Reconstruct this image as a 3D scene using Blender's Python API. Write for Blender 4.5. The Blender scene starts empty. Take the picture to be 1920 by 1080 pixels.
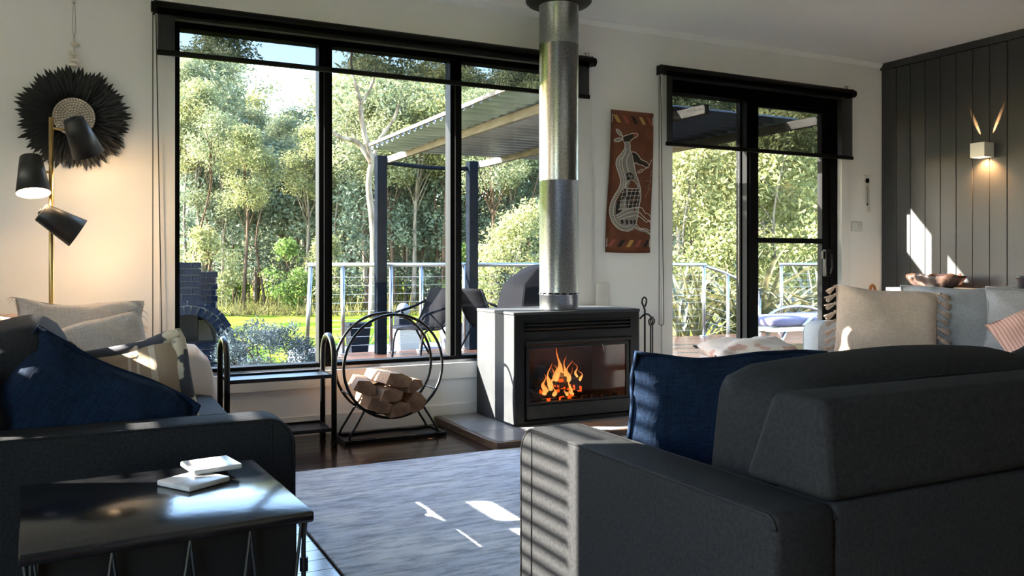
import bpy, bmesh, math, random
import numpy as np
from mathutils import Vector, Matrix, Quaternion, Euler

# ---------------------------------------------------------------- camera, sky, sun, exposure
scene = bpy.context.scene
COL = scene.collection
cam_d = bpy.data.cameras.new('camera')
cam = bpy.data.objects.new('camera', cam_d)
COL.objects.link(cam)
cam.location = (0, 0, 0.9)
cam.rotation_euler = (math.radians(90), 0, -math.radians(26.94))
cam_d.sensor_width = 36
cam_d.lens = 29.74
cam_d.shift_y = -0.0245
cam_d.clip_start = 0.02
cam_d.clip_end = 500
scene.camera = cam

SUN_DIR = Vector((2.2, -1.0, -1.16)).normalized()
world = bpy.data.worlds.new('sky')
scene.world = world
world.use_nodes = True
wn = world.node_tree.nodes
bg = wn['Background']
sky = wn.new('ShaderNodeTexSky')
sky.sky_type = 'NISHITA'
sky.sun_disc = False
sky.sun_elevation = math.radians(26)
sky.sun_rotation = math.radians(294.4)
sky.altitude = 200
sky.air_density = 1.0
sky.dust_density = 0.6
world.node_tree.links.new(sky.outputs[0], bg.inputs[0])
bg.inputs[1].default_value = 0.44
sun_d = bpy.data.lights.new('sun', 'SUN')
sun_d.energy = 12.0
sun_d.angle = math.radians(0.4)
sun_d.color = (1.0, 0.93, 0.82)
sun = bpy.data.objects.new('sun', sun_d)
COL.objects.link(sun)
sun.location = (-20, 14, 14)
sun.rotation_euler = SUN_DIR.to_track_quat('-Z', 'Y').to_euler()
vs = scene.view_settings
vs.view_transform = 'Standard'
vs.look = 'None'
vs.gamma = 1.0
vs.use_curve_mapping = False
vs.exposure = 2.92

rnd = random.Random(7)
R = math.radians

# ---------------------------------------------------------------- materials
MATS = {}
def mat(name, col, rough=0.6, metal=0.0, col2=None, scale=8.0, bump=0.0, bscale=60.0, spec=0.5, stretch=None,
        translucent=0.0, sheen=0.0, detail=4.0, lo=0.35, hi=0.65, coat=0.0):
    m = bpy.data.materials.new(name)
    m.use_nodes = True
    nt = m.node_tree; N = nt.nodes; L = nt.links
    b = N['Principled BSDF']
    b.inputs['Roughness'].default_value = rough
    b.inputs['Metallic'].default_value = metal
    b.inputs['Specular IOR Level'].default_value = spec
    b.inputs['Sheen Weight'].default_value = sheen
    b.inputs['Coat Weight'].default_value = coat
    b.inputs['Base Color'].default_value = (*col, 1)
    tc = N.new('ShaderNodeTexCoord'); mp = N.new('ShaderNodeMapping')
    L.new(tc.outputs['Object'], mp.inputs[0])
    if stretch: mp.inputs['Scale'].default_value = stretch
    csock = None
    if col2:
        n = N.new('ShaderNodeTexNoise'); n.inputs['Scale'].default_value = scale; n.inputs['Detail'].default_value = detail
        L.new(mp.outputs[0], n.inputs[0])
        r = N.new('ShaderNodeValToRGB')
        r.color_ramp.elements[0].position = lo; r.color_ramp.elements[0].color = (*col, 1)
        r.color_ramp.elements[1].position = hi; r.color_ramp.elements[1].color = (*col2, 1)
        L.new(n.outputs[0], r.inputs[0]); L.new(r.outputs[0], b.inputs['Base Color'])
        csock = r.outputs[0]
    if bump:
        n2 = N.new('ShaderNodeTexNoise'); n2.inputs['Scale'].default_value = bscale; n2.inputs['Detail'].default_value = 3
        L.new(mp.outputs[0], n2.inputs[0])
        bp = N.new('ShaderNodeBump'); bp.inputs['Strength'].default_value = bump; bp.inputs['Distance'].default_value = 0.01
        L.new(n2.outputs[0], bp.inputs['Height']); L.new(bp.outputs[0], b.inputs['Normal'])
    if translucent:
        t = N.new('ShaderNodeBsdfTranslucent'); t.inputs[0].default_value = (*(col2 or col), 1)
        if csock: L.new(csock, t.inputs[0])
        mx = N.new('ShaderNodeMixShader'); mx.inputs[0].default_value = translucent
        L.new(b.outputs[0], mx.inputs[1]); L.new(t.outputs[0], mx.inputs[2])
        L.new(mx.outputs[0], N['Material Output'].inputs[0])
    MATS[name] = m
    return m

def weave(name, col, col2, freq=260, rough=0.9, bump=0.35, sheen=0.0):
    """woven cloth: two crossed fine waves, only a slight tone difference"""
    m = mat(name, col, rough, sheen=sheen, spec=0.12)
    nt = m.node_tree; N = nt.nodes; L = nt.links; b = N['Principled BSDF']
    tc = N.new('ShaderNodeTexCoord')
    w1 = N.new('ShaderNodeTexNoise'); w1.inputs['Scale'].default_value = 1.0; w1.inputs['Detail'].default_value = 2
    mp = N.new('ShaderNodeMapping'); mp.inputs['Scale'].default_value = (freq, freq*0.12, freq*0.12)
    L.new(tc.outputs['Object'], mp.inputs[0]); L.new(mp.outputs[0], w1.inputs[0])
    w2 = N.new('ShaderNodeTexNoise'); w2.inputs['Scale'].default_value = 1.0; w2.inputs['Detail'].default_value = 2
    mp2 = N.new('ShaderNodeMapping'); mp2.inputs['Scale'].default_value = (freq*0.12, freq*0.5, freq)
    L.new(tc.outputs['Object'], mp2.inputs[0]); L.new(mp2.outputs[0], w2.inputs[0])
    ad = N.new('ShaderNodeMath'); ad.operation = 'AVERAGE' if False else 'ADD'
    L.new(w1.outputs[0], ad.inputs[0]); L.new(w2.outputs[0], ad.inputs[1])
    hf = N.new('ShaderNodeMath'); hf.operation = 'MULTIPLY'; hf.inputs[1].default_value = 0.5
    L.new(ad.outputs[0], hf.inputs[0])
    r = N.new('ShaderNodeValToRGB'); r.color_ramp.elements[0].position = 0.36; r.color_ramp.elements[1].position = 0.64
    r.color_ramp.elements[0].color = (*col, 1); r.color_ramp.elements[1].color = (*col2, 1)
    L.new(hf.outputs[0], r.inputs[0]); L.new(r.outputs[0], b.inputs['Base Color'])
    bp = N.new('ShaderNodeBump'); bp.inputs['Strength'].default_value = bump; bp.inputs['Distance'].default_value = 0.004
    L.new(hf.outputs[0], bp.inputs['Height']); L.new(bp.outputs[0], b.inputs['Normal'])
    return m

def emit(name, col, strength):
    m = bpy.data.materials.new(name); m.use_nodes = True
    N = m.node_tree.nodes; N.remove(N['Principled BSDF'])
    e = N.new('ShaderNodeEmission'); e.inputs[0].default_value = (*col, 1); e.inputs[1].default_value = strength
    m.node_tree.links.new(e.outputs[0], N['Material Output'].inputs[0])
    MATS[name] = m
    return m

def thin(name, tint, glossy_rough=0.0, fixed=None, dark=None):
    """thin clear sheet: straight-through light plus a Fresnel mirror; with dark, a woven screen instead"""
    m = bpy.data.materials.new(name); m.use_nodes = True
    nt = m.node_tree; N = nt.nodes; L = nt.links; N.remove(N['Principled BSDF'])
    t = N.new('ShaderNodeBsdfTransparent'); t.inputs[0].default_value = (*tint, 1)
    mx = N.new('ShaderNodeMixShader')
    L.new(t.outputs[0], mx.inputs[1])
    if dark:
        d = N.new('ShaderNodeBsdfDiffuse'); d.inputs[0].default_value = (*dark, 1)
        mx.inputs[0].default_value = fixed
        L.new(d.outputs[0], mx.inputs[2])
    else:
        g = N.new('ShaderNodeBsdfGlossy'); g.inputs['Roughness'].default_value = glossy_rough
        lw = N.new('ShaderNodeLayerWeight'); lw.inputs[0].default_value = 0.5      # Schlick's Fresnel, the same from both sides
        p5 = N.new('ShaderNodeMath'); p5.operation = 'POWER'; p5.inputs[1].default_value = 5.0
        ma = N.new('ShaderNodeMath'); ma.operation = 'MULTIPLY_ADD'; ma.inputs[1].default_value = 0.96; ma.inputs[2].default_value = 0.025
        L.new(lw.outputs['Facing'], p5.inputs[0]); L.new(p5.outputs[0], ma.inputs[0])
        L.new(ma.outputs[0], mx.inputs[0]); L.new(g.outputs[0], mx.inputs[2])
    L.new(mx.outputs[0], N['Material Output'].inputs[0])
    MATS[name] = m
    return m

mat('wall_paint', (0.84, 0.83, 0.82), 0.7, bump=0.03, bscale=180)
mat('ceiling_paint', (0.88, 0.88, 0.87), 0.8)
mat('white_trim', (0.78, 0.77, 0.75), 0.4)
mat('charcoal_paint', (0.030, 0.032, 0.036), 0.6, col2=(0.035, 0.037, 0.041), scale=3)
mat('floor_wood', (0.018, 0.009, 0.006), 0.17, col2=(0.05, 0.024, 0.014), scale=3, stretch=(0.8, 14, 1), bump=0.03, bscale=30)
mat('black_alu', (0.0035, 0.0035, 0.004), 0.6, spec=0.08)
mat('black_metal', (0.006, 0.006, 0.007), 0.33, spec=0.3)
mat('black_plastic', (0.005, 0.005, 0.005), 0.5, spec=0.15)
mat('brass', (0.62, 0.42, 0.16), 0.3, metal=1.0)
mat('shade_black', (0.012, 0.012, 0.013), 0.42)
mat('shade_inner', (0.85, 0.82, 0.76), 0.6)
mat('white_plastic', (0.72, 0.71, 0.68), 0.4)
mat('galvanised', (0.36, 0.37, 0.38), 0.3, metal=1.0, col2=(0.24, 0.25, 0.26), scale=160, detail=6, lo=0.42, hi=0.58)
mat('stove_metal', (0.045, 0.047, 0.051), 0.7, col2=(0.053, 0.054, 0.057), scale=12, spec=0.03)
mat('stove_black', (0.007, 0.007, 0.0075), 0.45, spec=0.25)
mat('stove_grey', (0.014, 0.0135, 0.0135), 0.5, col2=(0.024, 0.023, 0.022), scale=20, spec=0.3)
mat('firebrick', (0.02, 0.014, 0.012), 0.9, col2=(0.05, 0.03, 0.02), scale=9)
mat('hearth_tile', (0.19, 0.185, 0.19), 0.28, col2=(0.26, 0.255, 0.26), scale=5)
mat('hearth_timber', (0.06, 0.03, 0.016), 0.4, col2=(0.14, 0.075, 0.04), scale=4, stretch=(3, 3, 30))
mat('sofa_dark', (0.0095, 0.0095, 0.0103), 0.75, col2=(0.0165, 0.0165, 0.0178), scale=140, bump=0.18, bscale=420, spec=0.10)
mat('sofa_light', (0.30, 0.30, 0.31), 0.9, col2=(0.38, 0.38, 0.39), scale=160, bump=0.2, bscale=400)
weave('navy_linen', (0.003, 0.007, 0.018), (0.007, 0.017, 0.040), 240)
weave('beige_linen', (0.52, 0.40, 0.32), (0.64, 0.52, 0.43), 200)
weave('oat_linen', (0.50, 0.42, 0.36), (0.62, 0.55, 0.49), 200)
weave('grey_linen', (0.27, 0.27, 0.285), (0.36, 0.36, 0.38), 300)
mat('tassel', (0.40, 0.29, 0.23), 0.95, col2=(0.52, 0.40, 0.33), scale=120)
def rug_mat():
    m = mat('rug', (0.4, 0.42, 0.48), 0.95, bump=0.6, bscale=260)
    nt = m.node_tree; N = nt.nodes; L = nt.links; b = N['Principled BSDF']
    tc = N.new('ShaderNodeTexCoord'); out = []
    for sc, st, det, lo, hi, c0, c1 in ((2.2, (0.8, 1.6, 1), 6, 0.36, 0.64, (0.66, 0.70, 0.80), (1, 1, 1)), (26, (0.35, 1.5, 1), 12, 0.34, 0.56, (0.34, 0.36, 0.41), (0.76, 0.765, 0.79))):
        mp = N.new('ShaderNodeMapping'); mp.inputs['Scale'].default_value = st; L.new(tc.outputs['Object'], mp.inputs[0])
        n = N.new('ShaderNodeTexNoise'); n.inputs['Scale'].default_value = sc; n.inputs['Detail'].default_value = det; n.inputs['Roughness'].default_value = 0.68; L.new(mp.outputs[0], n.inputs[0])
        r = N.new('ShaderNodeValToRGB'); r.color_ramp.elements[0].position = lo; r.color_ramp.elements[1].position = hi
        r.color_ramp.elements[0].color = (*c0, 1); r.color_ramp.elements[1].color = (*c1, 1); L.new(n.outputs[0], r.inputs[0]); out.append(r.outputs[0])
    mx = N.new('ShaderNodeMix'); mx.data_type = 'RGBA'; mx.blend_type = 'MULTIPLY'; mx.inputs[0].default_value = 1
    L.new(out[1], mx.inputs[6]); L.new(out[0], mx.inputs[7]); L.new(mx.outputs[2], b.inputs['Base Color'])
rug_mat()
mat('log_bark', (0.05, 0.027, 0.016), 0.9, col2=(0.11, 0.06, 0.033), scale=25, bump=0.5, bscale=40)
mat('log_split', (0.22, 0.11, 0.055), 0.8, col2=(0.38, 0.22, 0.12), scale=9, stretch=(1, 14, 14), bump=0.25, bscale=30)
mat('log_end', (0.16, 0.08, 0.045), 0.85, col2=(0.28, 0.15, 0.085), scale=20)
mat('char', (0.012, 0.009, 0.008), 0.9, bump=0.8, bscale=60)
mat('marble', (0.42, 0.41, 0.40), 0.35, col2=(0.24, 0.235, 0.235), scale=14, detail=8, lo=0.55, hi=0.75)
mat('table_top', (0.004, 0.004, 0.005), 0.14, col2=(0.008, 0.008, 0.009), scale=30, bump=0.02, bscale=40, spec=0.3)
mat('feather', (0.006, 0.007, 0.009), 0.55, sheen=0.1)
mat('shell', (0.62, 0.55, 0.47), 0.4, col2=(0.74, 0.68, 0.60), scale=60)
mat('string', (0.35, 0.29, 0.22), 0.8)
mat('bark_ground', (0.115, 0.032, 0.014), 0.8, col2=(0.16, 0.05, 0.022), scale=14, bump=0.15, bscale=60)
mat('ochre_white', (0.62, 0.58, 0.52), 0.8)
mat('ochre_grey', (0.20, 0.18, 0.165), 0.8, col2=(0.28, 0.255, 0.235), scale=200)
mat('ochre_dark', (0.018, 0.011, 0.008), 0.8)
mat('ochre_yellow', (0.42, 0.25, 0.07), 0.8)
mat('ochre_red', (0.27, 0.07, 0.045), 0.8)
mat('umbrella_wood', (0.36, 0.12, 0.03), 0.3)
mat('bowl_burl', (0.018, 0.008, 0.007), 0.45, col2=(0.55, 0.33, 0.27), scale=9, detail=5, lo=0.46, hi=0.6, bump=0.7, bscale=22)
mat('pot_dark', (0.012, 0.013, 0.02), 0.35)
mat('white_lacquer', (0.74, 0.74, 0.73), 0.35)
mat('grass', (0.0366, 0.0610, 0.0073), 0.9, col2=(0.1196, 0.1366, 0.0220), scale=0.9, detail=8, lo=0.38, hi=0.62, bump=0.8, bscale=9, spec=0.0)
mat('soil', (0.12, 0.09, 0.05), 0.95, col2=(0.25, 0.20, 0.10), scale=1.5, detail=8, spec=0.0)
mat('deck_wood', (0.03, 0.013, 0.008), 0.25, col2=(0.065, 0.03, 0.018), scale=3, stretch=(0.7, 12, 1))
mat('steel', (0.26, 0.27, 0.29), 0.33, metal=1.0)
mat('post_paint', (0.0035, 0.0045, 0.0065), 0.7, col2=(0.0055, 0.007, 0.010), scale=14, spec=0.0)
mat('beam_timber', (0.075, 0.07, 0.062), 0.8, col2=(0.12, 0.11, 0.10), scale=8, stretch=(8, 0.6, 8), spec=0.0)
mat('corrugated', (0.055, 0.064, 0.08), 0.35, metal=0.3, col2=(0.10, 0.112, 0.13), scale=3)
mat('blue_brick', (0.002, 0.003, 0.007), 0.7, col2=(0.006, 0.008, 0.015), scale=9, bump=0.2, bscale=40, spec=0.02)
mat('mortar', (0.075, 0.07, 0.064), 0.95, spec=0.0)
mat('soot', (0.006, 0.006, 0.006), 0.95)
mat('concrete', (0.09, 0.095, 0.11), 0.85, col2=(0.13, 0.135, 0.15), scale=7, spec=0.0)
mat('planter_white', (0.25, 0.24, 0.225), 0.7, spec=0.0)
mat('planter_dark', (0.005, 0.006, 0.009), 0.6, spec=0.03)
mat('cover_black', (0.003, 0.003, 0.004), 0.8, spec=0.02, bump=0.3, bscale=9)
mat('lounger_cushion', (0.04, 0.036, 0.075), 0.85, col2=(0.055, 0.05, 0.095), scale=40)
mat('trunk_pale', (0.1804, 0.1476, 0.1148), 0.85, col2=(0.0656, 0.0492, 0.0369), scale=2.5, stretch=(3, 3, 0.7), detail=6, bump=0.3, bscale=10, spec=0.0)
mat('trunk_brown', (0.085, 0.054, 0.036), 0.9, col2=(0.035, 0.022, 0.015), scale=3, stretch=(3, 3, 0.6), detail=6, bump=0.4, bscale=10, spec=0.0)
mat('leaf_olive', (0.0640, 0.0810, 0.0431), 0.5, col2=(0.2120, 0.2231, 0.1150), scale=0.8, translucent=0.35, detail=6, spec=0.12)
mat('leaf_yellow', (0.1020, 0.1191, 0.0431), 0.5, col2=(0.2891, 0.2761, 0.1191), scale=0.9, translucent=0.4, detail=6, spec=0.12)
mat('leaf_blue', (0.0431, 0.0640, 0.0440), 0.6, col2=(0.1491, 0.1781, 0.1191), scale=1.0, translucent=0.3, detail=6, spec=0.12)
mat('leaf_dark', (0.0246, 0.0418, 0.0156), 0.5, col2=(0.0836, 0.1050, 0.0353), scale=1.0, translucent=0.3, spec=0.12)
mat('leaf_silver', (0.0246, 0.0344, 0.0394), 0.8, col2=(0.0697, 0.0886, 0.0984), scale=5, translucent=0.15, spec=0.0)
mat('leaf_bright', (0.04, 0.08, 0.016), 0.5, col2=(0.12, 0.17, 0.04), scale=4, translucent=0.4, spec=0.12)
mat('flax', (0.03, 0.034, 0.013), 0.45, col2=(0.20, 0.165, 0.075), scale=2.2, translucent=0.25)
mat('dry_grass', (0.0410, 0.0385, 0.0148), 0.8, col2=(0.1230, 0.1132, 0.0451), scale=1.0, translucent=0.35, spec=0.0)
mat('hill_scrub', (0.03, 0.028, 0.014), 0.95, col2=(0.11, 0.10, 0.045), scale=1.2, detail=10, stretch=(1, 1, 0.3), lo=0.4, hi=0.62, spec=0.0)
thin('glass', (0.97, 0.985, 0.98))
thin('stove_glass', (0.80, 0.78, 0.76))
thin('screen_mesh', (0.92, 0.95, 1.0), fixed=0.88, dark=(0.002, 0.002, 0.0022))
emit('bulb', (1.0, 0.78, 0.5), 4.0)
emit('ember', (1.0, 0.10, 0.01), 0.25)

# flame: brighter and yellower at the root, orange at the tips (the flame itself gives off light)
def flame_mat():
    m = emit('flame', (1, 0.35, 0.05), 0.30)
    nt = m.node_tree; N = nt.nodes; L = nt.links
    e = [n for n in N if n.type == 'EMISSION'][0]
    tc = N.new('ShaderNodeTexCoord'); sp = N.new('ShaderNodeSeparateXYZ'); L.new(tc.outputs['Generated'], sp.inputs[0])
    r = N.new('ShaderNodeValToRGB')
    r.color_ramp.elements[0].position = 0.0; r.color_ramp.elements[0].color = (1.0, 0.50, 0.12, 1)
    r.color_ramp.elements[1].position = 1.0; r.color_ramp.elements[1].color = (0.85, 0.10, 0.008, 1)
    L.new(sp.outputs[2], r.inputs[0]); L.new(r.outputs[0], e.inputs[0])
    lw = N.new('ShaderNodeLayerWeight'); lw.inputs[0].default_value = 0.35
    t = N.new('ShaderNodeBsdfTransparent'); mx = N.new('ShaderNodeMixShader')
    L.new(lw.outputs['Facing'], mx.inputs[0]); L.new(e.outputs[0], mx.inputs[1]); L.new(t.outputs[0], mx.inputs[2])
    L.new(mx.outputs[0], N['Material Output'].inputs[0])
flame_mat()

# ---------------------------------------------------------------- geometry helpers
def bm_new(): return bmesh.new()

def box(bm, x0, x1, y0, y1, z0, z1):
    r = bmesh.ops.create_cube(bm, size=1.0)
    bmesh.ops.scale(bm, vec=(x1-x0, y1-y0, z1-z0), verts=r['verts'])
    bmesh.ops.translate(bm, vec=((x0+x1)/2, (y0+y1)/2, (z0+z1)/2), verts=r['verts'])
    return r['verts']

def rbox(x0, x1, y0, y1, z0, z1, bev, seg=3):
    bm = bm_new(); box(bm, x0, x1, y0, y1, z0, z1)
    bmesh.ops.bevel(bm, geom=bm.edges[:], offset=bev, segments=seg, profile=0.5, affect='EDGES')
    return bm

def cyl(bm, p0, p1, r0, r1=None, n=16, caps=True):
    p0 = Vector(p0); p1 = Vector(p1); r1 = r0 if r1 is None else r1
    q = (p1-p0).to_track_quat('Z', 'Y')
    a = [bm.verts.new(p0 + q @ Vector((r0*math.cos(t*2*math.pi/n), r0*math.sin(t*2*math.pi/n), 0))) for t in range(n)]
    b = [bm.verts.new(p1 + q @ Vector((r1*math.cos(t*2*math.pi/n), r1*math.sin(t*2*math.pi/n), 0))) for t in range(n)]
    for i in range(n):
        bm.faces.new((a[i], a[(i+1) % n], b[(i+1) % n], b[i]))
    if caps:
        if r0 > 1e-5: bm.faces.new(a[::-1])
        if r1 > 1e-5: bm.faces.new(b)

def tube(bm, pts, r, n=10, closed=False):
    P = [Vector(p) for p in pts]; m = len(P)
    rr = r if isinstance(r, (list, tuple)) else [r]*m
    rings = []; up = None
    for i in range(m):
        if closed: t = (P[(i+1) % m]-P[i-1])
        else: t = P[min(i+1, m-1)]-P[max(i-1, 0)]
        t.normalize()
        if up is None:
            up = t.orthogonal().normalized()
        else:
            up = (up - t*up.dot(t)).normalized()
        s = t.cross(up)
        rings.append([bm.verts.new(P[i] + rr[i]*(math.cos(k*2*math.pi/n)*up + math.sin(k*2*math.pi/n)*s)) for k in range(n)])
    for i in range(m if closed else m-1):
        a = rings[i]; b = rings[(i+1) % m]
        if closed and i == m-1:
            # close with the smallest twist
            best = min(range(n), key=lambda k: (a[0].co-b[k].co).length)
            b = b[best:]+b[:best]
        for k in range(n):
            bm.faces.new((a[k], a[(k+1) % n], b[(k+1) % n], b[k]))
    if not closed:
        bm.faces.new(rings[0][::-1]); bm.faces.new(rings[-1])

def lathe(bm, prof, c=(0, 0, 0), n=32, axis=None):
    c = Vector(c); q = Quaternion() if axis is None else Vector(axis).to_track_quat('Z', 'Y')
    rings = []
    for r, z in prof:
        rings.append([bm.verts.new(c + q @ Vector((max(r, 1e-5)*math.cos(k*2*math.pi/n), max(r, 1e-5)*math.sin(k*2*math.pi/n), z))) for k in range(n)])
    for a, b in zip(rings, rings[1:]):
        for k in range(n):
            bm.faces.new((a[k], a[(k+1) % n], b[(k+1) % n], b[k]))

def prism(bm, poly, h0, h1, plane='XY'):
    def P(u, v, w):
        return {'XY': (u, v, w), 'XZ': (u, w, v), 'YZ': (w, u, v)}[plane]
    a = [bm.verts.new(P(u, v, h0)) for u, v in poly]; b = [bm.verts.new(P(u, v, h1)) for u, v in poly]
    bm.faces.new(a); bm.faces.new(b[::-1])
    for i in range(len(poly)):
        j = (i+1) % len(poly)
        bm.faces.new((a[j], a[i], b[i], b[j]))

def mesh_of(bm, name, smooth=False, fixn=True):
    if fixn: bmesh.ops.recalc_face_normals(bm, faces=bm.faces[:])
    me = bpy.data.meshes.new(name)
    bm.to_mesh(me); bm.free()
    me.shade_smooth()
    if not smooth: me.set_sharp_from_angle(angle=math.radians(38))
    return me

def put(o, parent):
    if parent is not None:
        o.parent = parent
        o.matrix_parent_inverse = Matrix.Translation(parent.location).inverted() if not parent.get('_loc') else Matrix()
    return o

def obj(name, bm, m, parent=None, smooth=False, local=False, label=None):
    me = bm if isinstance(bm, bpy.types.Mesh) else mesh_of(bm, name, smooth)
    o = bpy.data.objects.new(name, me)
    COL.objects.link(o)
    if m and not me.materials: me.materials.append(MATS[m])
    if parent is not None:
        o.parent = parent
        if not local:
            # the mesh was built in the room's coordinates, the parent stands at its base
            w = Matrix.Translation(parent.location)
            if parent.parent is not None and not parent.get('is_thing'):
                w = Matrix()
            o.matrix_parent_inverse = w.inverted() if parent.type == 'EMPTY' else Matrix()
    if label: o['label'] = label
    return o

def thing(name, label, cat, loc=(0, 0, 0), group=None, rz=0):
    o = bpy.data.objects.new(name, None)
    COL.objects.link(o); o.location = loc; o.rotation_euler = (0, 0, rz)
    o.empty_display_size = 0.1
    o['label'] = label; o['category'] = cat
    if group: o['group'] = group
    return o

def tag(o, label, cat, group=None):
    o['label'] = label; o['category'] = cat
    if group: o['group'] = group
    return o

def struct(name, bm, m, label, cat, smooth=False):
    o = obj(name, bm, m, smooth=smooth)
    o['kind'] = 'structure'; o['label'] = label; o['category'] = cat
    return o

def copy_tree(root, loc, rot=None, scale=None, label=None):
    r = root.copy(); COL.objects.link(r); r.location = loc
    if rot is not None: r.rotation_euler = rot
    if scale is not None: r.scale = scale
    if label: r['label'] = label
    for ch in root.children:
        c = ch.copy(); COL.objects.link(c); c.parent = r
        for g in ch.children:
            d = g.copy(); COL.objects.link(d); d.parent = c
    return r

def pydata(name, V, F, m, smooth=False):
    me = bpy.data.meshes.new(name)
    me.from_pydata([tuple(v) for v in V], [], [tuple(f) for f in F])
    me.validate()
    if smooth: me.shade_smooth()
    me.materials.append(MATS[m])
    return me

def bez(pts, n=8):
    """smooth line through the points (Catmull-Rom)"""
    P = [Vector(p) for p in pts]; out = []
    for i in range(len(P)-1):
        a = P[max(i-1, 0)]; b = P[i]; c = P[i+1]; d = P[min(i+2, len(P)-1)]
        for k in range(n):
            t = k/n
            out.append(0.5*((2*b)+(c-a)*t+(2*a-5*b+4*c-d)*t*t+(3*b-a-3*c+d)*t**3))
    out.append(P[-1])
    return out

# ---------------------------------------------------------------- room shell
WY, WT = 4.433, 0.15          # face of the window wall, its thickness
EX, CZ = 5.386, 2.4           # dark panelled wall, ceiling
WX, SY = -1.3, -2.2           # unseen left and rear walls

bm = bm_new(); box(bm, WX, EX, SY, WY, -0.12, -0.014)
floor = struct('floor', bm, 'floor_wood', 'dark polished timber floor of the living room', 'floor')
pl_meshes = []
for k in range(3):
    b2 = rbox(0, 2.3-k*0.1, 0, 0.0885, -0.014, 0, 0.0012, 1)
    pl_meshes.append(mesh_of(b2, 'plank'))
    pl_meshes[-1].materials.append(MATS['floor_wood'])
yy = WY-0.0895; row = 0
while yy > -0.2:
    x = WX - (row*0.73 % 2.0)
    while x < EX:
        k = rnd.randrange(3); ln = 2.3-k*0.1
        if x < EX-ln and x > WX-0.9:
            p = obj('plank', pl_meshes[k], None, floor)
            p.location = (x, yy, 0)
        elif x <= EX:
            b2 = rbox(max(x, WX), min(x+ln, EX), 0, 0.0885, -0.014, 0, 0.0012, 1)
            p = obj('plank', b2, 'floor_wood', floor); p.location = (0, yy, 0)
        x += ln+0.001
    yy -= 0.0895; row += 1

bm = bm_new(); box(bm, WX-0.15, EX+0.15, SY-0.15, WY+WT, CZ, CZ+0.1)
struct('ceiling', bm, 'ceiling_paint', 'plain white flat ceiling', 'ceiling')

WO = (0.403, 2.675, 0.334, 2.09)     # window opening
DO = (3.40, 4.945, 0.0, 2.10)        # door opening
bm = bm_new()
for (x0, x1, z0, z1) in [(WX, WO[0], 0, CZ), (WO[0], WO[1], 0, WO[2]), (WO[0], WO[1], WO[3], CZ), (WO[1], DO[0], 0, CZ),
                         (DO[0], DO[1], DO[3], CZ), (DO[1], EX, 0, CZ)]:
    box(bm, x0, x1, WY, WY+WT, z0 if z0 else -0.12, z1)
struct('wall_north', bm, 'wall_paint', 'off-white wall with the big window and the sliding door', 'wall')

bm = bm_new(); box(bm, EX, EX+0.15, SY, WY+WT, -0.12, CZ)
we = struct('wall_east', bm, 'charcoal_paint', 'charcoal wall of vertical grooved boards', 'wall')
pb = mesh_of(rbox(EX-0.012, EX-0.0005, 0, 0.1195, 0.0, CZ-0.052, 0.004, 1), 'panel'); pb.materials.append(MATS['charcoal_paint'])
y = WY-0.1195-0.017
while y > SY:
    p = obj('panel', pb, None, we); p.location = (0, y, 0); y -= 0.1205
bm = bm_new(); box(bm, EX-0.018, EX-0.0005, SY, WY-0.001, CZ-0.05, CZ-0.001)
obj('top_strip', bm, 'charcoal_paint', we)

bm = bm_new(); box(bm, WX, EX, SY-0.15, SY, -0.12, CZ)
struct('wall_south', bm, 'wall_paint', 'plain wall behind the camera', 'wall')
LO = (2.50, 4.15, 1.08, 2.08)        # opening of the side window in the left wall
KO = (-0.3, 1.0, 0.0, 2.15)         # unseen glazed opening added to the left wall for extra fill daylight
bm = bm_new()
for (y0, y1, z0, z1) in [(SY-0.15, KO[0], -0.12, CZ), (KO[0], KO[1], -0.12, 0.0), (KO[0], KO[1], KO[3], CZ), (KO[1], LO[0], -0.12, CZ), (LO[0], LO[1], -0.12, LO[2]), (LO[0], LO[1], LO[3], CZ), (LO[1], WY+WT, -0.12, CZ)]:
    box(bm, WX-0.12, WX, y0, y1, z0, z1)
struct('wall_west', bm, 'wall_paint', 'plain left wall with a side window', 'wall')

# eave of the house over the window and the door
bm = bm_new(); box(bm, -2.0, 6.6, WY+WT+0.001, 5.06, 2.37, 2.40); box(bm, -2.0, 6.6, 5.06, 5.085, 2.35, 2.50)
struct('eave', bm, 'white_trim', 'eave lining and fascia above the glass outside', 'eave')

# baseboard, sill board, architraves, cornice
bm = bm_new(); box(bm, WX, 1.755, WY-0.013, WY, 0, 0.1)
struct('baseboard_north', bm, 'white_trim', 'white baseboard under the big window', 'baseboard')
bm = bm_new(); box(bm, 1.755, DO[0]-0.07, WY-0.013, WY, 0.041, 0.1)
struct('baseboard_hearth', bm, 'white_trim', 'white baseboard behind the wood heater', 'baseboard')
bm = bm_new(); box(bm, WO[0]-0.07, WO[1]+0.12, WY-0.018, WY, 0.247, WO[2])
struct('trim_1', bm, 'white_trim', 'wide white board under the big window', 'trim')
bm = bm_new(); box(bm, WO[0]-0.07, WO[0], WY-0.016, WY, WO[2], WO[3]+0.07)
box(bm, WO[0], WO[1], WY-0.016, WY, WO[3], WO[3]+0.07); box(bm, WO[1], WO[1]+0.12, WY-0.016, WY, WO[2], WO[3]+0.07)
struct('trim_2', bm, 'white_trim', 'white architrave around the big window', 'trim')
bm = bm_new(); box(bm, DO[0]-0.07, DO[0]+0.012, WY-0.016, WY+0.02, 0, DO[3]); box(bm, DO[1], DO[1]+0.095, WY-0.016, WY, 0, DO[3])
box(bm, DO[0]-0.07, DO[1]+0.095, WY-0.016, WY, DO[3], DO[3]+0.06)
struct('trim_3', bm, 'white_trim', 'white architrave around the sliding door', 'trim')
bm = bm_new()
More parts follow.
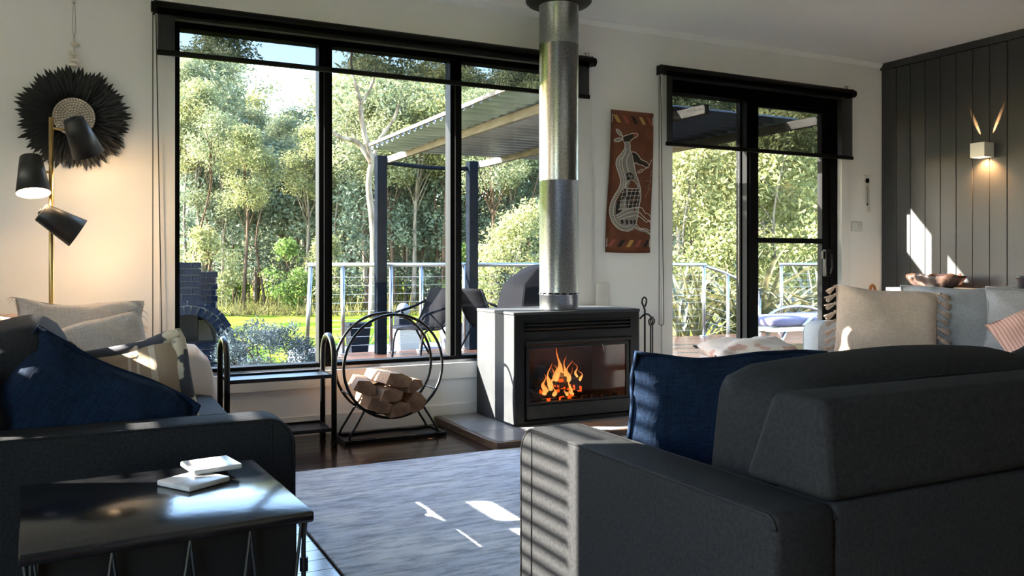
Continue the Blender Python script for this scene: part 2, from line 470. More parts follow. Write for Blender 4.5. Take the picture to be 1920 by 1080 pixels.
prism(bm, [(WY, CZ), (WY-0.03, CZ), (WY-0.03, CZ-0.008), (WY-0.012, CZ-0.03), (WY, CZ-0.034)], WX, EX-0.02, 'YZ')
struct('trim_4', bm, 'ceiling_paint', 'slim white cornice above the window wall', 'trim')

# big window
def bars(lst):
    b = bm_new()
    for a in lst: box(b, *a)
    return b
FY0, FY1 = 4.46, 4.545
win = thing('window_1', 'large black-framed window of three tall panes behind the flue', 'window', (1.54, 4.5, 0.334))
win['kind'] = 'structure'
gx = [(0.429, 1.122), (1.193, 1.877), (1.947, 2.645)]
obj('frame', bars([(WO[0], 0.429, FY0, FY1, WO[2], WO[3]), (2.645, WO[1], FY0, FY1, WO[2], WO[3]),
                   (0.429, 2.645, FY0, FY1, 2.057, WO[3]), (0.429, 2.645, FY0, FY1, WO[2], 0.369)]), 'black_alu', win)
obj('bottom_bead', bars([(0.429, 2.645, FY0-0.012, FY0, WO[2]+0.001, 0.35)]), 'steel', win)
for a, b in ((1.122, 1.193), (1.877, 1.947)):
    b2 = bars([(a, b, FY0+0.012, FY1, 0.369, 2.057), (a+0.024, b-0.024, FY0-0.006, FY0+0.012, 0.369, 2.057)])
    obj('mullion', b2, 'black_alu', win)
for a, b in gx:
    obj('pane', bars([(a-0.004, b+0.004, 4.503, 4.507, 0.365, 2.061)]), 'glass', win)

# sliding door
dr = thing('door_1', 'black-framed glass sliding door with a waist rail', 'door', (4.17, 4.5, 0.0))
dr['kind'] = 'structure'
obj('frame', bars([(DO[0]+0.014, DO[0]+0.045, 4.46, 4.575, 0, DO[3]), (4.875, DO[1], 4.455, 4.575, 0, DO[3]), (DO[0]+0.045, 4.875, 4.46, 4.575, 2.02, DO[3]),
                   (DO[0]+0.045, 4.875, 4.46, 4.575, 0.0, 0.035)]), 'black_alu', dr)
obj('fixed_pane', bars([(3.445, 4.075, 4.535, 4.54, 0.035, 2.02)]), 'glass', dr)
obj('fixed_stile', bars([(4.075, 4.15, 4.52, 4.56, 0.035, 2.02)]), 'black_alu', dr)
sash = obj('sliding_sash', bars([(4.085, 4.19, 4.465, 4.51, 0.04, 2.015), (4.105, 4.135, 4.455, 4.465, 0.04, 2.015), (4.80, 4.872, 4.465, 4.51, 0.04, 2.015),
                                 (4.19, 4.80, 4.465, 4.51, 1.94+0.05, 2.015), (4.19, 4.80, 4.465, 4.51, 0.04, 0.13), (4.19, 4.80, 4.465, 4.51, 1.041, 1.076)]), 'black_alu', dr)
for z0, z1 in ((0.13, 1.041), (1.076, 1.99)):
    obj('sash_pane', bars([(4.188, 4.802, 4.486, 4.49, z0-0.003, z1+0.003)]), 'glass', sash)
b2 = rbox(4.80, 4.85, 4.425, 4.465, 0.80, 1.0, 0.008, 2); box(b2, 4.785, 4.81, 4.44, 4.462, 0.93, 0.985)
tube(b2, [(4.83, 4.44, 0.98), (4.84, 4.41, 0.96), (4.84, 4.405, 0.88), (4.835, 4.42, 0.82)], 0.008, 8)
obj('lock_handle', b2, 'black_plastic', sash)

# side window in the left wall, outside the picture, where the striped sunlight enters
w2 = thing('window_2', 'side window in the left wall beside the dark sofa', 'window', (WX-0.06, 3.3, LO[2])); w2['kind'] = 'structure'
obj('frame', bars([(WX-0.10, WX-0.04, LO[0], LO[0]+0.05, LO[2], LO[3]), (WX-0.10, WX-0.04, LO[1]-0.05, LO[1], LO[2], LO[3]),
                   (WX-0.10, WX-0.04, LO[0], LO[1], LO[2], LO[2]+0.05), (WX-0.10, WX-0.04, LO[0], LO[1], LO[3]-0.05, LO[3]),
                   (WX-0.10, WX-0.04, 3.74, 3.82, LO[2], LO[3])]), 'black_alu', w2)
obj('pane', bars([(WX-0.075, WX-0.071, LO[0]+0.05, 3.74, LO[2]+0.05, LO[3]-0.05)]), 'glass', w2)
obj('pane', bars([(WX-0.075, WX-0.071, 3.82, LO[1]-0.05, LO[2]+0.05, LO[3]-0.05)]), 'glass', w2)
w4 = thing('added_fill_window', 'unseen glazed opening added in the left wall for fill light', 'window', (WX-0.06, 0.5, 0)); w4['kind'] = 'structure'  # added glazing out of view, there to brighten walls and ceiling
ym = (KO[0]+KO[1])/2
obj('frame', bars([(WX-0.10, WX-0.04, KO[0], KO[0]+0.05, 0, KO[3]), (WX-0.10, WX-0.04, KO[1]-0.05, KO[1], 0, KO[3]), (WX-0.10, WX-0.04, ym-0.04, ym+0.04, 0, KO[3]),
                   (WX-0.10, WX-0.04, KO[0]+0.05, KO[1]-0.05, KO[3]-0.05, KO[3]), (WX-0.10, WX-0.04, KO[0]+0.05, KO[1]-0.05, 0, 0.05)]), 'black_alu', w4)
for a, b in ((KO[0]+0.05, ym-0.04), (ym+0.04, KO[1]-0.05)): obj('pane', bars([(WX-0.072, WX-0.068, a, b, 0.05, KO[3]-0.05)]), 'glass', w4)
def venetian(name, label, y0, y1, tilt, width, gaps):
    v = thing(name, label, 'blind', (WX-0.02, (y0+y1)/2, LO[2]), 'side window venetian blinds')
    obj('head_rail', bars([(WX-0.035, WX+0.0, y0, y1, LO[3]-0.03, LO[3])]), 'black_alu', v)
    c, s = math.cos(tilt)*width/2, math.sin(tilt)*width/2
    sm = pydata('slat', [(-c, y0, -s), (c, y0, s), (c, y1, s), (-c, y1, -s), (-c, y0, -s-0.0012), (c, y0, s-0.0012), (c, y1, s-0.0012), (-c, y1, -s-0.0012)],
                [(0, 1, 2, 3), (7, 6, 5, 4), (0, 4, 5, 1), (1, 5, 6, 2), (2, 6, 7, 3), (3, 7, 4, 0)], 'white_trim')
    z = LO[3]-0.05
    while z > LO[2]+0.01:
        if not any(a < z < b for a, b in gaps):
            p = obj('slat', sm, None, v); p.matrix_parent_inverse = Matrix.Translation(v.location).inverted(); p.location = (WX-0.018, 0, z)
        z -= 0.042
    return v
venetian('venetian_blind', 'open white venetian blind at the near end of the side window', 2.575, 2.80, 0.0, 0.030, [])
venetian('venetian_blind', 'closed white venetian blind at the far end of the side window', 2.805, 4.15, R(78), 0.050, [(1.27, 1.312), (1.36, 1.402)])

# ---------------------------------------------------------------- roller blinds
def blind(label, x0, x1, ztop, zbot, rx0, rx1, cx, cz0):
    yb = 4.36
    b = thing('roller_blind', label, 'blind', ((x0+x1)/2, yb, zbot))
    t = bm_new(); cyl(t, (rx0, yb, ztop-0.03), (rx1, yb, ztop-0.03), 0.031, n=24); obj('roller_tube', t, 'black_plastic', b, True)
    f = pydata('fabric', [(x0, yb-0.03, ztop-0.03), (x1, yb-0.03, ztop-0.03), (x1, yb-0.03, zbot+0.01), (x0, yb-0.03, zbot+0.01)], [(0, 1, 2, 3)], 'screen_mesh')
    obj('fabric', f, None, b)
    obj('bottom_rail', rbox(x0-0.004, x1+0.004, yb-0.04, yb-0.02, zbot, zbot+0.026, 0.006, 2), 'black_plastic', b)
    for s, xx in ((-1, rx0), (1, rx1)):
        t = bm_new(); cyl(t, (xx, yb, ztop-0.03), (xx+s*0.02, yb, ztop-0.03), 0.026, n=20)
        box(t, min(xx, xx+s*0.006), max(xx, xx+s*0.006), yb, WY-0.016, ztop-0.055, ztop+0.005)
        obj('bracket', t, 'black_plastic', b)
    t = bm_new(); tube(t, [(rx1-0.01, yb+0.03, ztop+0.003), (rx1-0.03, yb+0.04, ztop+0.03), (rx1+0.005, yb+0.045, ztop+0.035), (rx1+0.012, yb+0.055, ztop+0.02)], 0.003, 6)
    obj('bracket_clip', t, 'steel', b)
    t = bm_new()
    pts = [(cx, yb+0.026, ztop-0.03)] + [(cx, yb+0.03, z) for z in np.linspace(ztop-0.1, cz0+0.03, 12)]
    for a in range(0, 181, 20):
        pts.append((cx+0.02-0.02*math.cos(R(a)), yb+0.034, cz0+0.02-0.02*math.sin(R(a))))
    pts += [(cx+0.04-0.026*(i/12), yb+0.034, z) for i, z in enumerate(np.linspace(cz0+0.03, ztop-0.06, 13))]
    tube(t, pts, 0.0024, 6); obj('bead_chain', t, 'black_metal', b)
    return b
blind('wide black roller blind across the top of the big window', 0.318, 2.722, 2.150, 1.886, 0.312, 2.762, 0.302, 0.52)
blind('black roller blind half lowered over the sliding door', 3.298, 4.957, 2.158, 1.643, 3.290, 4.99, 3.285, 0.50)

# ---------------------------------------------------------------- small wall things
def plate(name, label, cat, x0, x1, z0, z1, d=0.012, bev=0.004):
    t = thing(name, label, cat, ((x0+x1)/2, WY-d, z0))
    obj('plate', rbox(x0, x1, WY-d, WY-0.0005, z0, z1, bev, 2), 'white_plastic', t)
    return t
s = plate('light_switch', 'white double light switch beside the sliding door', 'switch', 5.058, 5.168, 1.135, 1.205)
for k in (0, 1):
    obj('rocker', rbox(5.082+k*0.034, 5.10+k*0.034, WY-0.017, WY-0.0125, 1.157, 1.183, 0.002, 1), 'white_trim', s)
th = plate('thermometer', 'tall white rounded thermometer plate on the wall', 'thermometer', 5.180, 5.240, 1.28, 1.555, 0.016, 0.0075)
t = bm_new(); cyl(t, (5.21, WY-0.0165, 1.512), (5.21, WY-0.022, 1.512), 0.018, n=20); obj('dial', t, 'black_plastic', th)
t = bm_new()
for k in range(16):
    z = 1.345+k*0.008; w = 0.012 if k % 4 == 0 else 0.007
    box(t, 5.218, 5.218+w, WY-0.0172, WY-0.0161, z, z+0.0014); box(t, 5.202-w, 5.202, WY-0.0172, WY-0.0161, z, z+0.0014)
obj('scale_marks', t, 'black_plastic', th)
t = bm_new(); cyl(t, (5.21, WY-0.0165, 1.335), (5.21, WY-0.020, 1.335), 0.008, n=14); box(t, 5.2085, 5.2115, WY-0.0185, WY-0.0161, 1.335, 1.48)
obj('column', t, 'black_metal', th)
c = plate('cable_cover', 'white vertical cover box low on the wall behind the heater', 'cover', 2.83, 2.915, 0.10, 0.775, 0.022, 0.004)

# wall sconce on the dark wall
sx = EX-0.012
sc_ = thing('wall_sconce', 'small square wall light glowing on the charcoal wall', 'wall light', (sx-0.05, 3.59, 1.595))
t = bm_new()
for a in [(sx-0.10, sx, 3.542, 3.545, 1.6, 1.695), (sx-0.10, sx, 3.639, 3.642, 1.6, 1.695), (sx-0.10, sx-0.097, 3.545, 3.639, 1.6, 1.695), (sx-0.012, sx-0.0005, 3.545, 3.639, 1.6, 1.695),
          (sx-0.097, sx-0.012, 3.545, 3.639, 1.645, 1.65)]: box(t, *a)
obj('housing', t, 'white_plastic', sc_)
t = bm_new(); cyl(t, (sx-0.05, 3.592, 1.612), (sx-0.05, 3.592, 1.642), 0.016, n=16); obj('lamp', t, 'bulb', sc_)
def lamp(name, kind, loc, energy, col, parent, **kw):
    d = bpy.data.lights.new(name, kind); d.energy = energy; d.color = col
    for k, v in kw.items():
        if k != 'aim': setattr(d, k, v)
    o = bpy.data.objects.new(name, d); COL.objects.link(o); o.location = loc
    if 'aim' in kw: o.rotation_euler = Vector(kw['aim']).to_track_quat('-Z', 'Y').to_euler()
    o.parent = parent; o.matrix_parent_inverse = Matrix.Translation(parent.location).inverted()
    return o
WARM = (1.0, 0.62, 0.30)
lamp('sconce_down', 'SPOT', (sx-0.05, 3.592, 1.606), 4.0, (1.0, 0.5, 0.18), sc_, spot_size=R(125), spot_blend=0.9, shadow_soft_size=0.012, aim=(0.25, 0, -1))
for s in (-1, 1):
    lamp('sconce_up', 'SPOT', (sx-0.018, 3.592+s*0.014, 1.690), 26.0, (1.0, 0.5, 0.2), sc_, spot_size=R(9), spot_blend=0.7, shadow_soft_size=0.003, aim=(0.15, s*0.42, 1))

# ---------------------------------------------------------------- wood heater, flue, hearth
hearth = thing('hearth', 'low tiled hearth with timber edge under the wood heater', 'hearth', (2.4, 4.03, 0))
obj('base', bars([(1.785, 3.08, 3.655, WY-0.001, 0, 0.026)]), 'hearth_timber', hearth)
obj('edge', rbox(1.76, 1.785, 3.63, WY-0.014, 0.0, 0.0395, 0.003, 1), 'hearth_timber', hearth)
obj('edge', rbox(1.785, 3.08, 3.63, 3.655, 0.0, 0.0395, 0.003, 1), 'hearth_timber', hearth)
tx = [1.787, 2.11, 2.433, 2.756, 3.08]; ty = [3.657, 3.915, 4.173, WY-0.014]
for i in range(4):
    for j in range(3):
        obj('tile', rbox(tx[i], tx[i+1]-0.003, ty[j], ty[j+1]-0.003, 0.026, 0.0405, 0.0015, 1), 'hearth_tile', hearth)

X0, X1, Y0, Y1, ZB, ZT = 2.015, 2.814, 3.943, 4.412, 0.041, 0.641
st = thing('wood_heater', 'large black wood heater with glass door and fire inside', 'heater', (2.41, 4.18, ZB))
obj('side_panel', rbox(X0, X0+0.012, Y0+0.001, Y1, ZB, ZT-0.016, 0.002, 1), 'stove_metal', st)
obj('side_panel', rbox(X1-0.012, X1, Y0+0.001, Y1, ZB, ZT-0.016, 0.002, 1), 'stove_metal', st)
obj('top_plate', rbox(X0-0.003, X1+0.003, Y0-0.002, Y1, ZT-0.016, ZT, 0.003, 1), 'stove_metal', st)
obj('rear_panel', bars([(X0+0.012, X1-0.012, Y1-0.012, Y1, ZB, ZT-0.016)]), 'stove_black', st)
VX0, VX1, VZ0, VZ1 = 2.076, 2.752, 0.535, 0.594          # vent
OX0, OX1, OZ0, OZ1 = 2.085, 2.748, 0.062, 0.465          # door opening
f0, f1 = Y0, Y0+0.012
obj('front_plate', bars([(X0+0.012, X1-0.012, f0, f1, VZ1, ZT-0.016), (X0+0.012, VX0, f0, f1, OZ0, VZ1), (VX1, X1-0.012, f0, f1, OZ0, VZ1),
                         (VX0, VX1, f0, f1, OZ1, VZ0), (X0+0.012, X1-0.012, f0, f1, ZB, OZ0)]), 'stove_black', st)
obj('vent_back', bars([(VX0, VX1, f1+0.02, f1+0.024, VZ0, VZ1)]), 'soot', st)
for k in range(3):
    b2 = bm_new(); z = VZ0+0.004+k*0.019
    prism(b2, [(f1+0.018, z), (f0+0.002, z+0.009), (f0+0.002, z+0.0125), (f1+0.018, z+0.004)], VX0, VX1, 'YZ')
    obj('vent_louvre', b2, 'stove_grey', st)
b2 = bm_new(); prism(b2, [(f0, 0.47), (f0-0.016, 0.474), (f0-0.016, 0.484), (f0, 0.492)], OX0, VX1, 'YZ'); obj('hood_lip', b2, 'stove_grey', st)
door = obj('stove_door', bars([(OX0+0.004, OX0+0.022, f0+0.002, f0+0.02, OZ0+0.085, OZ1-0.004), (OX1-0.022, OX1-0.004, f0+0.002, f0+0.02, OZ0+0.085, OZ1-0.004),
                               (OX0+0.022, OX1-0.022, f0+0.002, f0+0.02, OZ1-0.02, OZ1-0.004), (OX0+0.022, OX1-0.022, f0+0.002, f0+0.02, OZ0+0.085, OZ0+0.095)]), 'stove_black', st)
obj('door_glass', bars([(OX0+0.02, OX1-0.02, f0+0.009, f0+0.013, OZ0+0.09, OZ1-0.016)]), 'stove_glass', door)
b2 = bm_new(); prism(b2, [(f0+0.02, OZ0+0.005), (f0-0.012, OZ0+0.012), (f0-0.004, OZ0+0.08), (f0+0.02, OZ0+0.084)], OX0+0.004, OX1-0.004, 'YZ')
obj('ash_lip', b2, 'stove_grey', st)
b2 = bm_new(); tube(b2, [(2.56, f0-0.006, 0.452), (2.562, f0-0.012, 0.44), (2.566, f0-0.012, 0.418)], 0.0028, 8); obj('air_lever', b2, 'steel', st)
obj('firebox', bars([(OX0, OX0+0.01, f1+0.01, 4.33, 0.115, 0.475), (OX1-0.01, OX1, f1+0.01, 4.33, 0.115, 0.475), (OX0, OX1, 4.33, 4.34, 0.115, 0.475),
                     (OX0, OX1, f1+0.01, 4.34, 0.105, 0.115), (OX0, OX1, f1+0.02, 4.34, 0.475, 0.48)]), 'firebrick', st)
b2 = bm_new()
for k in range(9):
    x = 2.13+k*0.065; prism(b2, [(x, 0.115), (x+0.05, 0.115), (x+0.042, 0.165), (x+0.012, 0.165)], 3.99, 4.005, 'XZ')
obj('log_guard', b2, 'stove_grey', st)

def lump(name, c, ax, L, r, m, seed, n=10, k=7):
    rr = random.Random(seed); b = bm_new(); ax = Vector(ax).normalized(); c = Vector(c)
    q = ax.to_track_quat('Z', 'Y'); rings = []
    base = [0.75+0.5*rr.random() for _ in range(n)]
    for i in range(k):
        z = -L/2+L*i/(k-1); s = 0.86 if i in (0, k-1) else 1.0
        rings.append([b.verts.new(c+q @ Vector((r*s*base[j]*(0.9+0.2*rr.random())*math.cos(j*2*math.pi/n), r*s*base[j]*(0.9+0.2*rr.random())*math.sin(j*2*math.pi/n), z))) for j in range(n)])
    for a, d in zip(rings, rings[1:]):
        for j in range(n): b.faces.new((a[j], a[(j+1) % n], d[(j+1) % n], d[j]))
    b.faces.new(rings[0][::-1]); b.faces.new(rings[-1])
    return b
for i, (c, ax, L, r, lab) in enumerate([((2.36, 4.12, 0.165), (1, 0.1, 0.02), 0.34, 0.045, 'charred log lying at the bottom of the fire'),
                                        ((2.31, 4.09, 0.225), (0.9, -0.3, 0.25), 0.17, 0.042, 'glowing charred log at the left of the fire'),
                                        ((2.43, 4.10, 0.225), (0.9, 0.35, -0.25), 0.21, 0.04, 'glowing charred log at the right of the fire'),
                                        ((2.37, 4.13, 0.27), (0.3, 0.9, 0.1), 0.16, 0.042, 'round charred log on top of the fire')]):
    lg = obj('burning_log', lump('burning_log', c, ax, L, r, 'char', 50+i), 'char')
    tag(lg, lab, 'log', 'logs burning in the heater')
    b2 = bm_new(); rr = random.Random(i)
    for k in range(7):
        p = Vector(c)+Vector(ax).normalized()*(rr.random()-0.5)*L*0.8
        s = 0.006+0.008*rr.random()
        box(b2, p.x-s, p.x+s, p.y-r-0.002, p.y-r+0.008, p.z-r*rr.random()-s*0.7, p.z-r*0.2+s*0.5)
    obj('ember', b2, 'ember', lg)
fire = thing('fire', 'orange and yellow flames burning behind the heater glass', 'fire', (2.37, 4.08, 0.18))
def flame(x, y, z, h, r, lean, seed):
    rr = random.Random(seed); b = bm_new(); pts = []; rad = []
    for i in range(10):
        t = i/9; pts.append((x+lean*t*t+0.010*math.sin(seed+t*7), y+0.006*math.cos(seed*2+t*6), z+h*t))
        rad.append(max(0.0006, r*(1-t)**0.75*(0.55+0.9*math.sin(math.pi*min(1, t*1.6+0.12)))))
    tube(b, pts, rad, 10)
    obj('flame', b, 'flame', fire, True)
FL = [(2.285, 4.05, 0.20, 0.15, 0.013, 0.012), (2.268, 4.06, 0.19, 0.10, 0.013, -0.012), (2.30, 4.055, 0.20, 0.11, 0.010, 0.02), (2.345, 4.06, 0.25, 0.15, 0.016, 0.012), (2.365, 4.07, 0.25, 0.185, 0.016, -0.018),
      (2.385, 4.055, 0.25, 0.13, 0.013, 0.012), (2.40, 4.05, 0.24, 0.115, 0.012, 0.03), (2.42, 4.05, 0.18, 0.14, 0.006, 0.004), (2.475, 4.06, 0.26, 0.085, 0.006, -0.03), (2.50, 4.06, 0.24, 0.06, 0.007, -0.012),
      (2.255, 4.04, 0.18, 0.07, 0.011, 0.004), (2.315, 4.04, 0.17, 0.06, 0.010, 0.0), (2.38, 4.03, 0.17, 0.035, 0.008, 0.0), (2.415, 4.03, 0.17, 0.04, 0.007, 0.0), (2.335, 4.05, 0.24, 0.10, 0.011, -0.02), (2.325, 4.07, 0.22, 0.10, 0.012, 0.0)]
for i, a in enumerate(FL):
    flame(*a, i+1)
lamp('fire_glow', 'POINT', (2.37, 4.05, 0.3), 1.2, (1.0, 0.35, 0.08), fire, shadow_soft_size=0.05)

FX, FYC, FR = 2.38, 4.105, 0.110
fl = thing('flue', 'speckled galvanised steel flue rising from the heater to the ceiling', 'flue', (FX, FYC, ZT))
for z0, z1, r0, r1 in ((ZT+0.001, 0.726, FR-0.002, FR-0.002), (0.734, 1.36, FR-0.001, FR-0.001), (1.358, 2.118, FR, FR), (2.116, CZ-0.001, FR+0.001, FR+0.001)):
    b2 = bm_new(); lathe(b2, [(r0-0.003, z0), (r0, z0), (r0, z0+0.002), (r1, z1-0.004), (r1+0.002, z1-0.002), (r1, z1), (r1-0.003, z1)], (FX, FYC, 0), 48)
    obj('pipe_section', b2, 'galvanised', fl, True)
b2 = bm_new()
cyl(b2, (FX, FYC, 0.725), (FX, FYC, 0.735), FR-0.006, n=40); obj('slot_ring', b2, 'soot', fl)
b2 = bm_new()
for k in range(18):
    a = k*2*math.pi/18+0.1
    c = Vector((FX+(FR-0.002)*math.cos(a), FYC+(FR-0.002)*math.sin(a), 0.730)); t = Vector((-math.sin(a), math.cos(a), 0))
    cyl(b2, c-t*0.006, c+t*0.006, 0.0045, n=6)
obj('slot_bridge', b2, 'galvanised', fl)['kind'] = 'stuff'
b2 = bm_new(); lathe(b2, [(FR+0.002, 2.335), (0.17, 2.345), (0.185, 2.36), (0.185, CZ-0.001), (0.10, CZ-0.001)], (FX, FYC, 0), 48)
obj('ceiling_collar', b2, 'stove_grey', fl, True)

# fire tools
ft = thing('fire_tool_stand', 'black wrought iron fire tool stand beside the heater', 'fire tools', (2.935, 4.06, 0.041))
b2 = bm_new(); cyl(b2, (2.935, 4.06, 0.041), (2.935, 4.06, 0.055), 0.085, 0.08, n=24); obj('base', b2, 'black_metal', ft)
b2 = bm_new(); tube(b2, [(2.935, 4.06, 0.05), (2.935, 4.06, 0.62), (2.93, 4.06, 0.64), (2.915, 4.06, 0.665), (2.918, 4.06, 0.69), (2.932, 4.06, 0.70), (2.946, 4.06, 0.69), (2.946, 4.06, 0.668), (2.936, 4.06, 0.645)], 0.0055, 8); obj('post', b2, 'black_metal', ft)
b2 = bm_new(); tube(b2, bez([(2.90, 4.06, 0.575), (2.935, 4.06, 0.60), (2.965, 4.06, 0.595), (2.985, 4.06, 0.575), (2.99, 4.06, 0.585)], 5), 0.005, 8); obj('hook_bar', b2, 'black_metal', ft)
def tool(label, x, y, kind):
    t = thing('fire_tool', label, 'fire tool', (x, y, 0.06), 'tools on the fire tool stand')
    b = bm_new(); tube(b, [(x, y, 0.12), (x, y, 0.53), (x-0.012, y, 0.548), (x-0.014, y, 0.565), (x, y, 0.58), (x+0.014, y, 0.565), (x+0.012, y, 0.548), (x, y, 0.535)], 0.0045, 8); obj('shaft', b, 'black_metal', t)
    b = bm_new()
    if kind: box(b, x-0.035, x+0.035, y-0.004, y+0.004, 0.065, 0.13)
    else: tube(b, [(x, y, 0.13), (x, y, 0.075), (x+0.02, y, 0.09)], 0.005, 8)
    obj('head', b, 'black_metal', t)
tool('black iron poker hanging beside the heater', 2.955, 4.03, 0)
tool('black iron shovel hanging nearest the wall by the heater', 2.99, 4.06, 1)

# ---------------------------------------------------------------- trolley shelf and log ring
tr = thing('trolley_shelf', 'black tubular two-tier trolley shelf under the big window', 'shelf', (0.85, 4.19, 0))
for x in (0.597, 1.098):
    pts = [(x, 4.08, 0.03), (x, 4.08, 0.40)]
    for a in range(0, 181, 15):
        pts.append((x, 4.19-0.11*math.cos(R(a)), 0.43+0.11*math.sin(R(a))))
    pts.append((x, 4.30, 0.03))
    b2 = bm_new(); tube(b2, pts, 0.0135, 12); obj('arch_end', b2, 'black_metal', tr, True)
for z in (0.343, 0.082):
    b2 = bars([(0.612, 1.083, 4.075, 4.305, z, z+0.004), (0.597, 1.098, 4.070, 4.080, z-0.004, z+0.014), (0.597, 1.098, 4.30, 4.31, z-0.004, z+0.014),
               (0.605, 0.615, 4.08, 4.30, z-0.004, z+0.012), (1.08, 1.09, 4.08, 4.30, z-0.004, z+0.012)])
    obj('shelf_tray', b2, 'black_metal', tr)
for x in (0.597, 1.098):
    for y in (4.08, 4.30):
        b2 = bm_new(); cyl(b2, (x-0.012, y, 0.019), (x+0.012, y, 0.019), 0.019, n=18); obj('caster', b2, 'black_plastic', tr)

lr = thing('log_ring', 'black round wire log holder on a flat tray', 'log holder', (1.42, 4.19, 0))
b2 = bars([(1.165, 1.68, 4.09, 4.29, 0.006, 0.010)])
for a in [(1.155, 1.69, 4.08, 4.095, 0, 0.02), (1.155, 1.69, 4.285, 4.30, 0, 0.02), (1.155, 1.17, 4.095, 4.285, 0, 0.02), (1.675, 1.69, 4.095, 4.285, 0, 0.02)]: box(b2, *a)
obj('tray', b2, 'black_metal', lr)
RC = (1.415, 0.375)
for y in (4.105, 4.265):
    b2 = bm_new(); tube(b2, [(RC[0]+0.262*math.cos(a), y, RC[1]+0.262*math.sin(a)) for a in np.linspace(0, 2*math.pi, 49)[:-1]], 0.0075, 8, True)
    obj('hoop', b2, 'black_metal', lr, True)
    for s in (-1, 1):
        yb = y-0.006 if y < 4.2 else y+0.006
        b2 = bm_new(); tube(b2, bez([(RC[0]+s*0.155, y, RC[1]-0.211), (RC[0]+s*0.20, yb, 0.09), (RC[0]+s*0.235, yb, 0.03), (RC[0]+s*0.21, yb, 0.018), (RC[0]+s*0.10, yb, 0.018)], 6), 0.006, 8)
        obj('foot', b2, 'black_metal', lr, True)
b2 = bm_new()
for a in (-150, -125, -90, -55, -30):
    x = RC[0]+0.262*math.cos(R(a)); z = RC[1]+0.262*math.sin(R(a)); cyl(b2, (x, 4.105, z), (x, 4.265, z), 0.005, n=8)
obj('cross_bar', b2, 'black_metal', lr)

def split_log(label, x, z, w, h, rot, y0, y1, seed, yaw=0):
    rr = random.Random(seed); b = bm_new()
    prof = [(-0.5, -0.42), (0.1, -0.5), (0.5, -0.25), (0.46, 0.3), (0.05, 0.5), (-0.42, 0.34)]
    prof = [(u*w*(0.88+0.24*rr.random()), v*h*(0.88+0.24*rr.random())) for u, v in prof]
    n = 4; rings = []; L = y1-y0
    for i in range(n):
        f = i/(n-1)
        ring = []
        for u, v in prof:
            uu = u*(1-0.06*rr.random()); vv = v*(1-0.08*rr.random())
            ring.append(b.verts.new((uu, -L/2+L*f+(rr.random()-0.5)*0.012, vv)))
        rings.append(ring)
    for a, d in zip(rings, rings[1:]):
        for j in range(6): b.faces.new((a[j], a[(j+1) % 6], d[(j+1) % 6], d[j]))
    b.faces.new(rings[0][::-1]); b.faces.new(rings[-1])
    me = mesh_of(b, 'firewood_log')
    for m in ('log_split', 'log_bark', 'log_end'): me.materials.append(MATS[m])
    for p in me.polygons:
        p.material_index = 2 if abs(p.normal.y) > 0.7 else (1 if p.normal.z < -0.45 else 0)
    o = obj('firewood_log', me, None)
    o.location = (x, (y0+y1)/2, z); o.rotation_euler = (0, R(rot), R(yaw))
    return tag(o, label, 'log', 'firewood in the round holder')
split_log('split firewood log at the bottom left of the ring', 1.325, 0.190, 0.125, 0.085, 25, 4.06, 4.32, 1)
split_log('split firewood log at the bottom middle of the ring', 1.43, 0.162, 0.10, 0.08, -4, 4.05, 4.31, 2)
split_log('split firewood log at the bottom right of the ring', 1.525, 0.188, 0.10, 0.10, -28, 4.07, 4.31, 3)
split_log('pale split log lying highest on the firewood', 1.405, 0.308, 0.15, 0.08, 16, 4.05, 4.31, 4, 8)
split_log('pale split log at the upper left of the firewood', 1.275, 0.283, 0.11, 0.07, 20, 4.06, 4.30, 5, -10)
split_log('reddish split log in the middle of the firewood', 1.385, 0.237, 0.12, 0.07, 6, 4.04, 4.29, 6)
split_log('small split log at the upper right of the firewood', 1.505, 0.272, 0.10, 0.07, -10, 4.08, 4.30, 7, 6)

# ---------------------------------------------------------------- floor lamp
LX, LY = -0.117, 4.10
lp = thing('floor_lamp', 'brass floor lamp with three black cone shades', 'lamp', (LX, LY, 0))
b2 = bm_new(); lathe(b2, [(0, 0.0), (0.13, 0.0), (0.135, 0.006), (0.13, 0.018), (0.012, 0.022), (0, 0.022)], (LX, LY, 0), 40); obj('base', b2, 'brass', lp, True)
b2 = bm_new(); cyl(b2, (LX, LY, 0.02), (LX, LY, 1.52), 0.0095, n=20); obj('pole', b2, 'brass', lp, True)
def shade(cx, cy, cz, ax, jz, energy, L=0.165, r0=0.042, r1=0.066):
    ax = Vector(ax).normalized(); c = Vector((cx, cy, cz)); top = c-ax*L/2
    b = bm_new(); lathe(b, [(0, 0), (r0-0.004, 0), (r0, 0.004), (r1, L), (r1-0.0015, L), (r0-0.003, 0.006), (0, 0.006)], top, 36, ax)
    s = obj('lamp_shade', b, 'shade_black', lp, True)
    b = bm_new(); lathe(b, [(r0-0.0045, 0.008), (r1-0.0025, L-0.001)], top, 36, ax); obj('shade_lining', b, 'shade_inner', s, True)
    b = bm_new(); bmesh.ops.create_icosphere(b, subdivisions=3, radius=0.026); bmesh.ops.translate(b, vec=top+ax*L*0.62, verts=b.verts[:]); obj('bulb', b, 'bulb', s, True)
    b = bm_new(); j = c-ax*L*0.12; d = Vector((LX, LY, jz)); e = j+(d-j).normalized()*(r0+0.006)
    cyl(b, d, j+(d-j).normalized()*0.05, 0.005, n=12); obj('arm', b, 'brass', lp, True); b = bm_new(); cyl(b, top-ax*0.006, top, 0.012, 0.014, n=14); obj('cap', b, 'shade_black', s, True)
    lamp('lamp_light', 'POINT', tuple(top+ax*L*0.9), energy, (1.0, 0.66, 0.36), lp, shadow_soft_size=0.03)
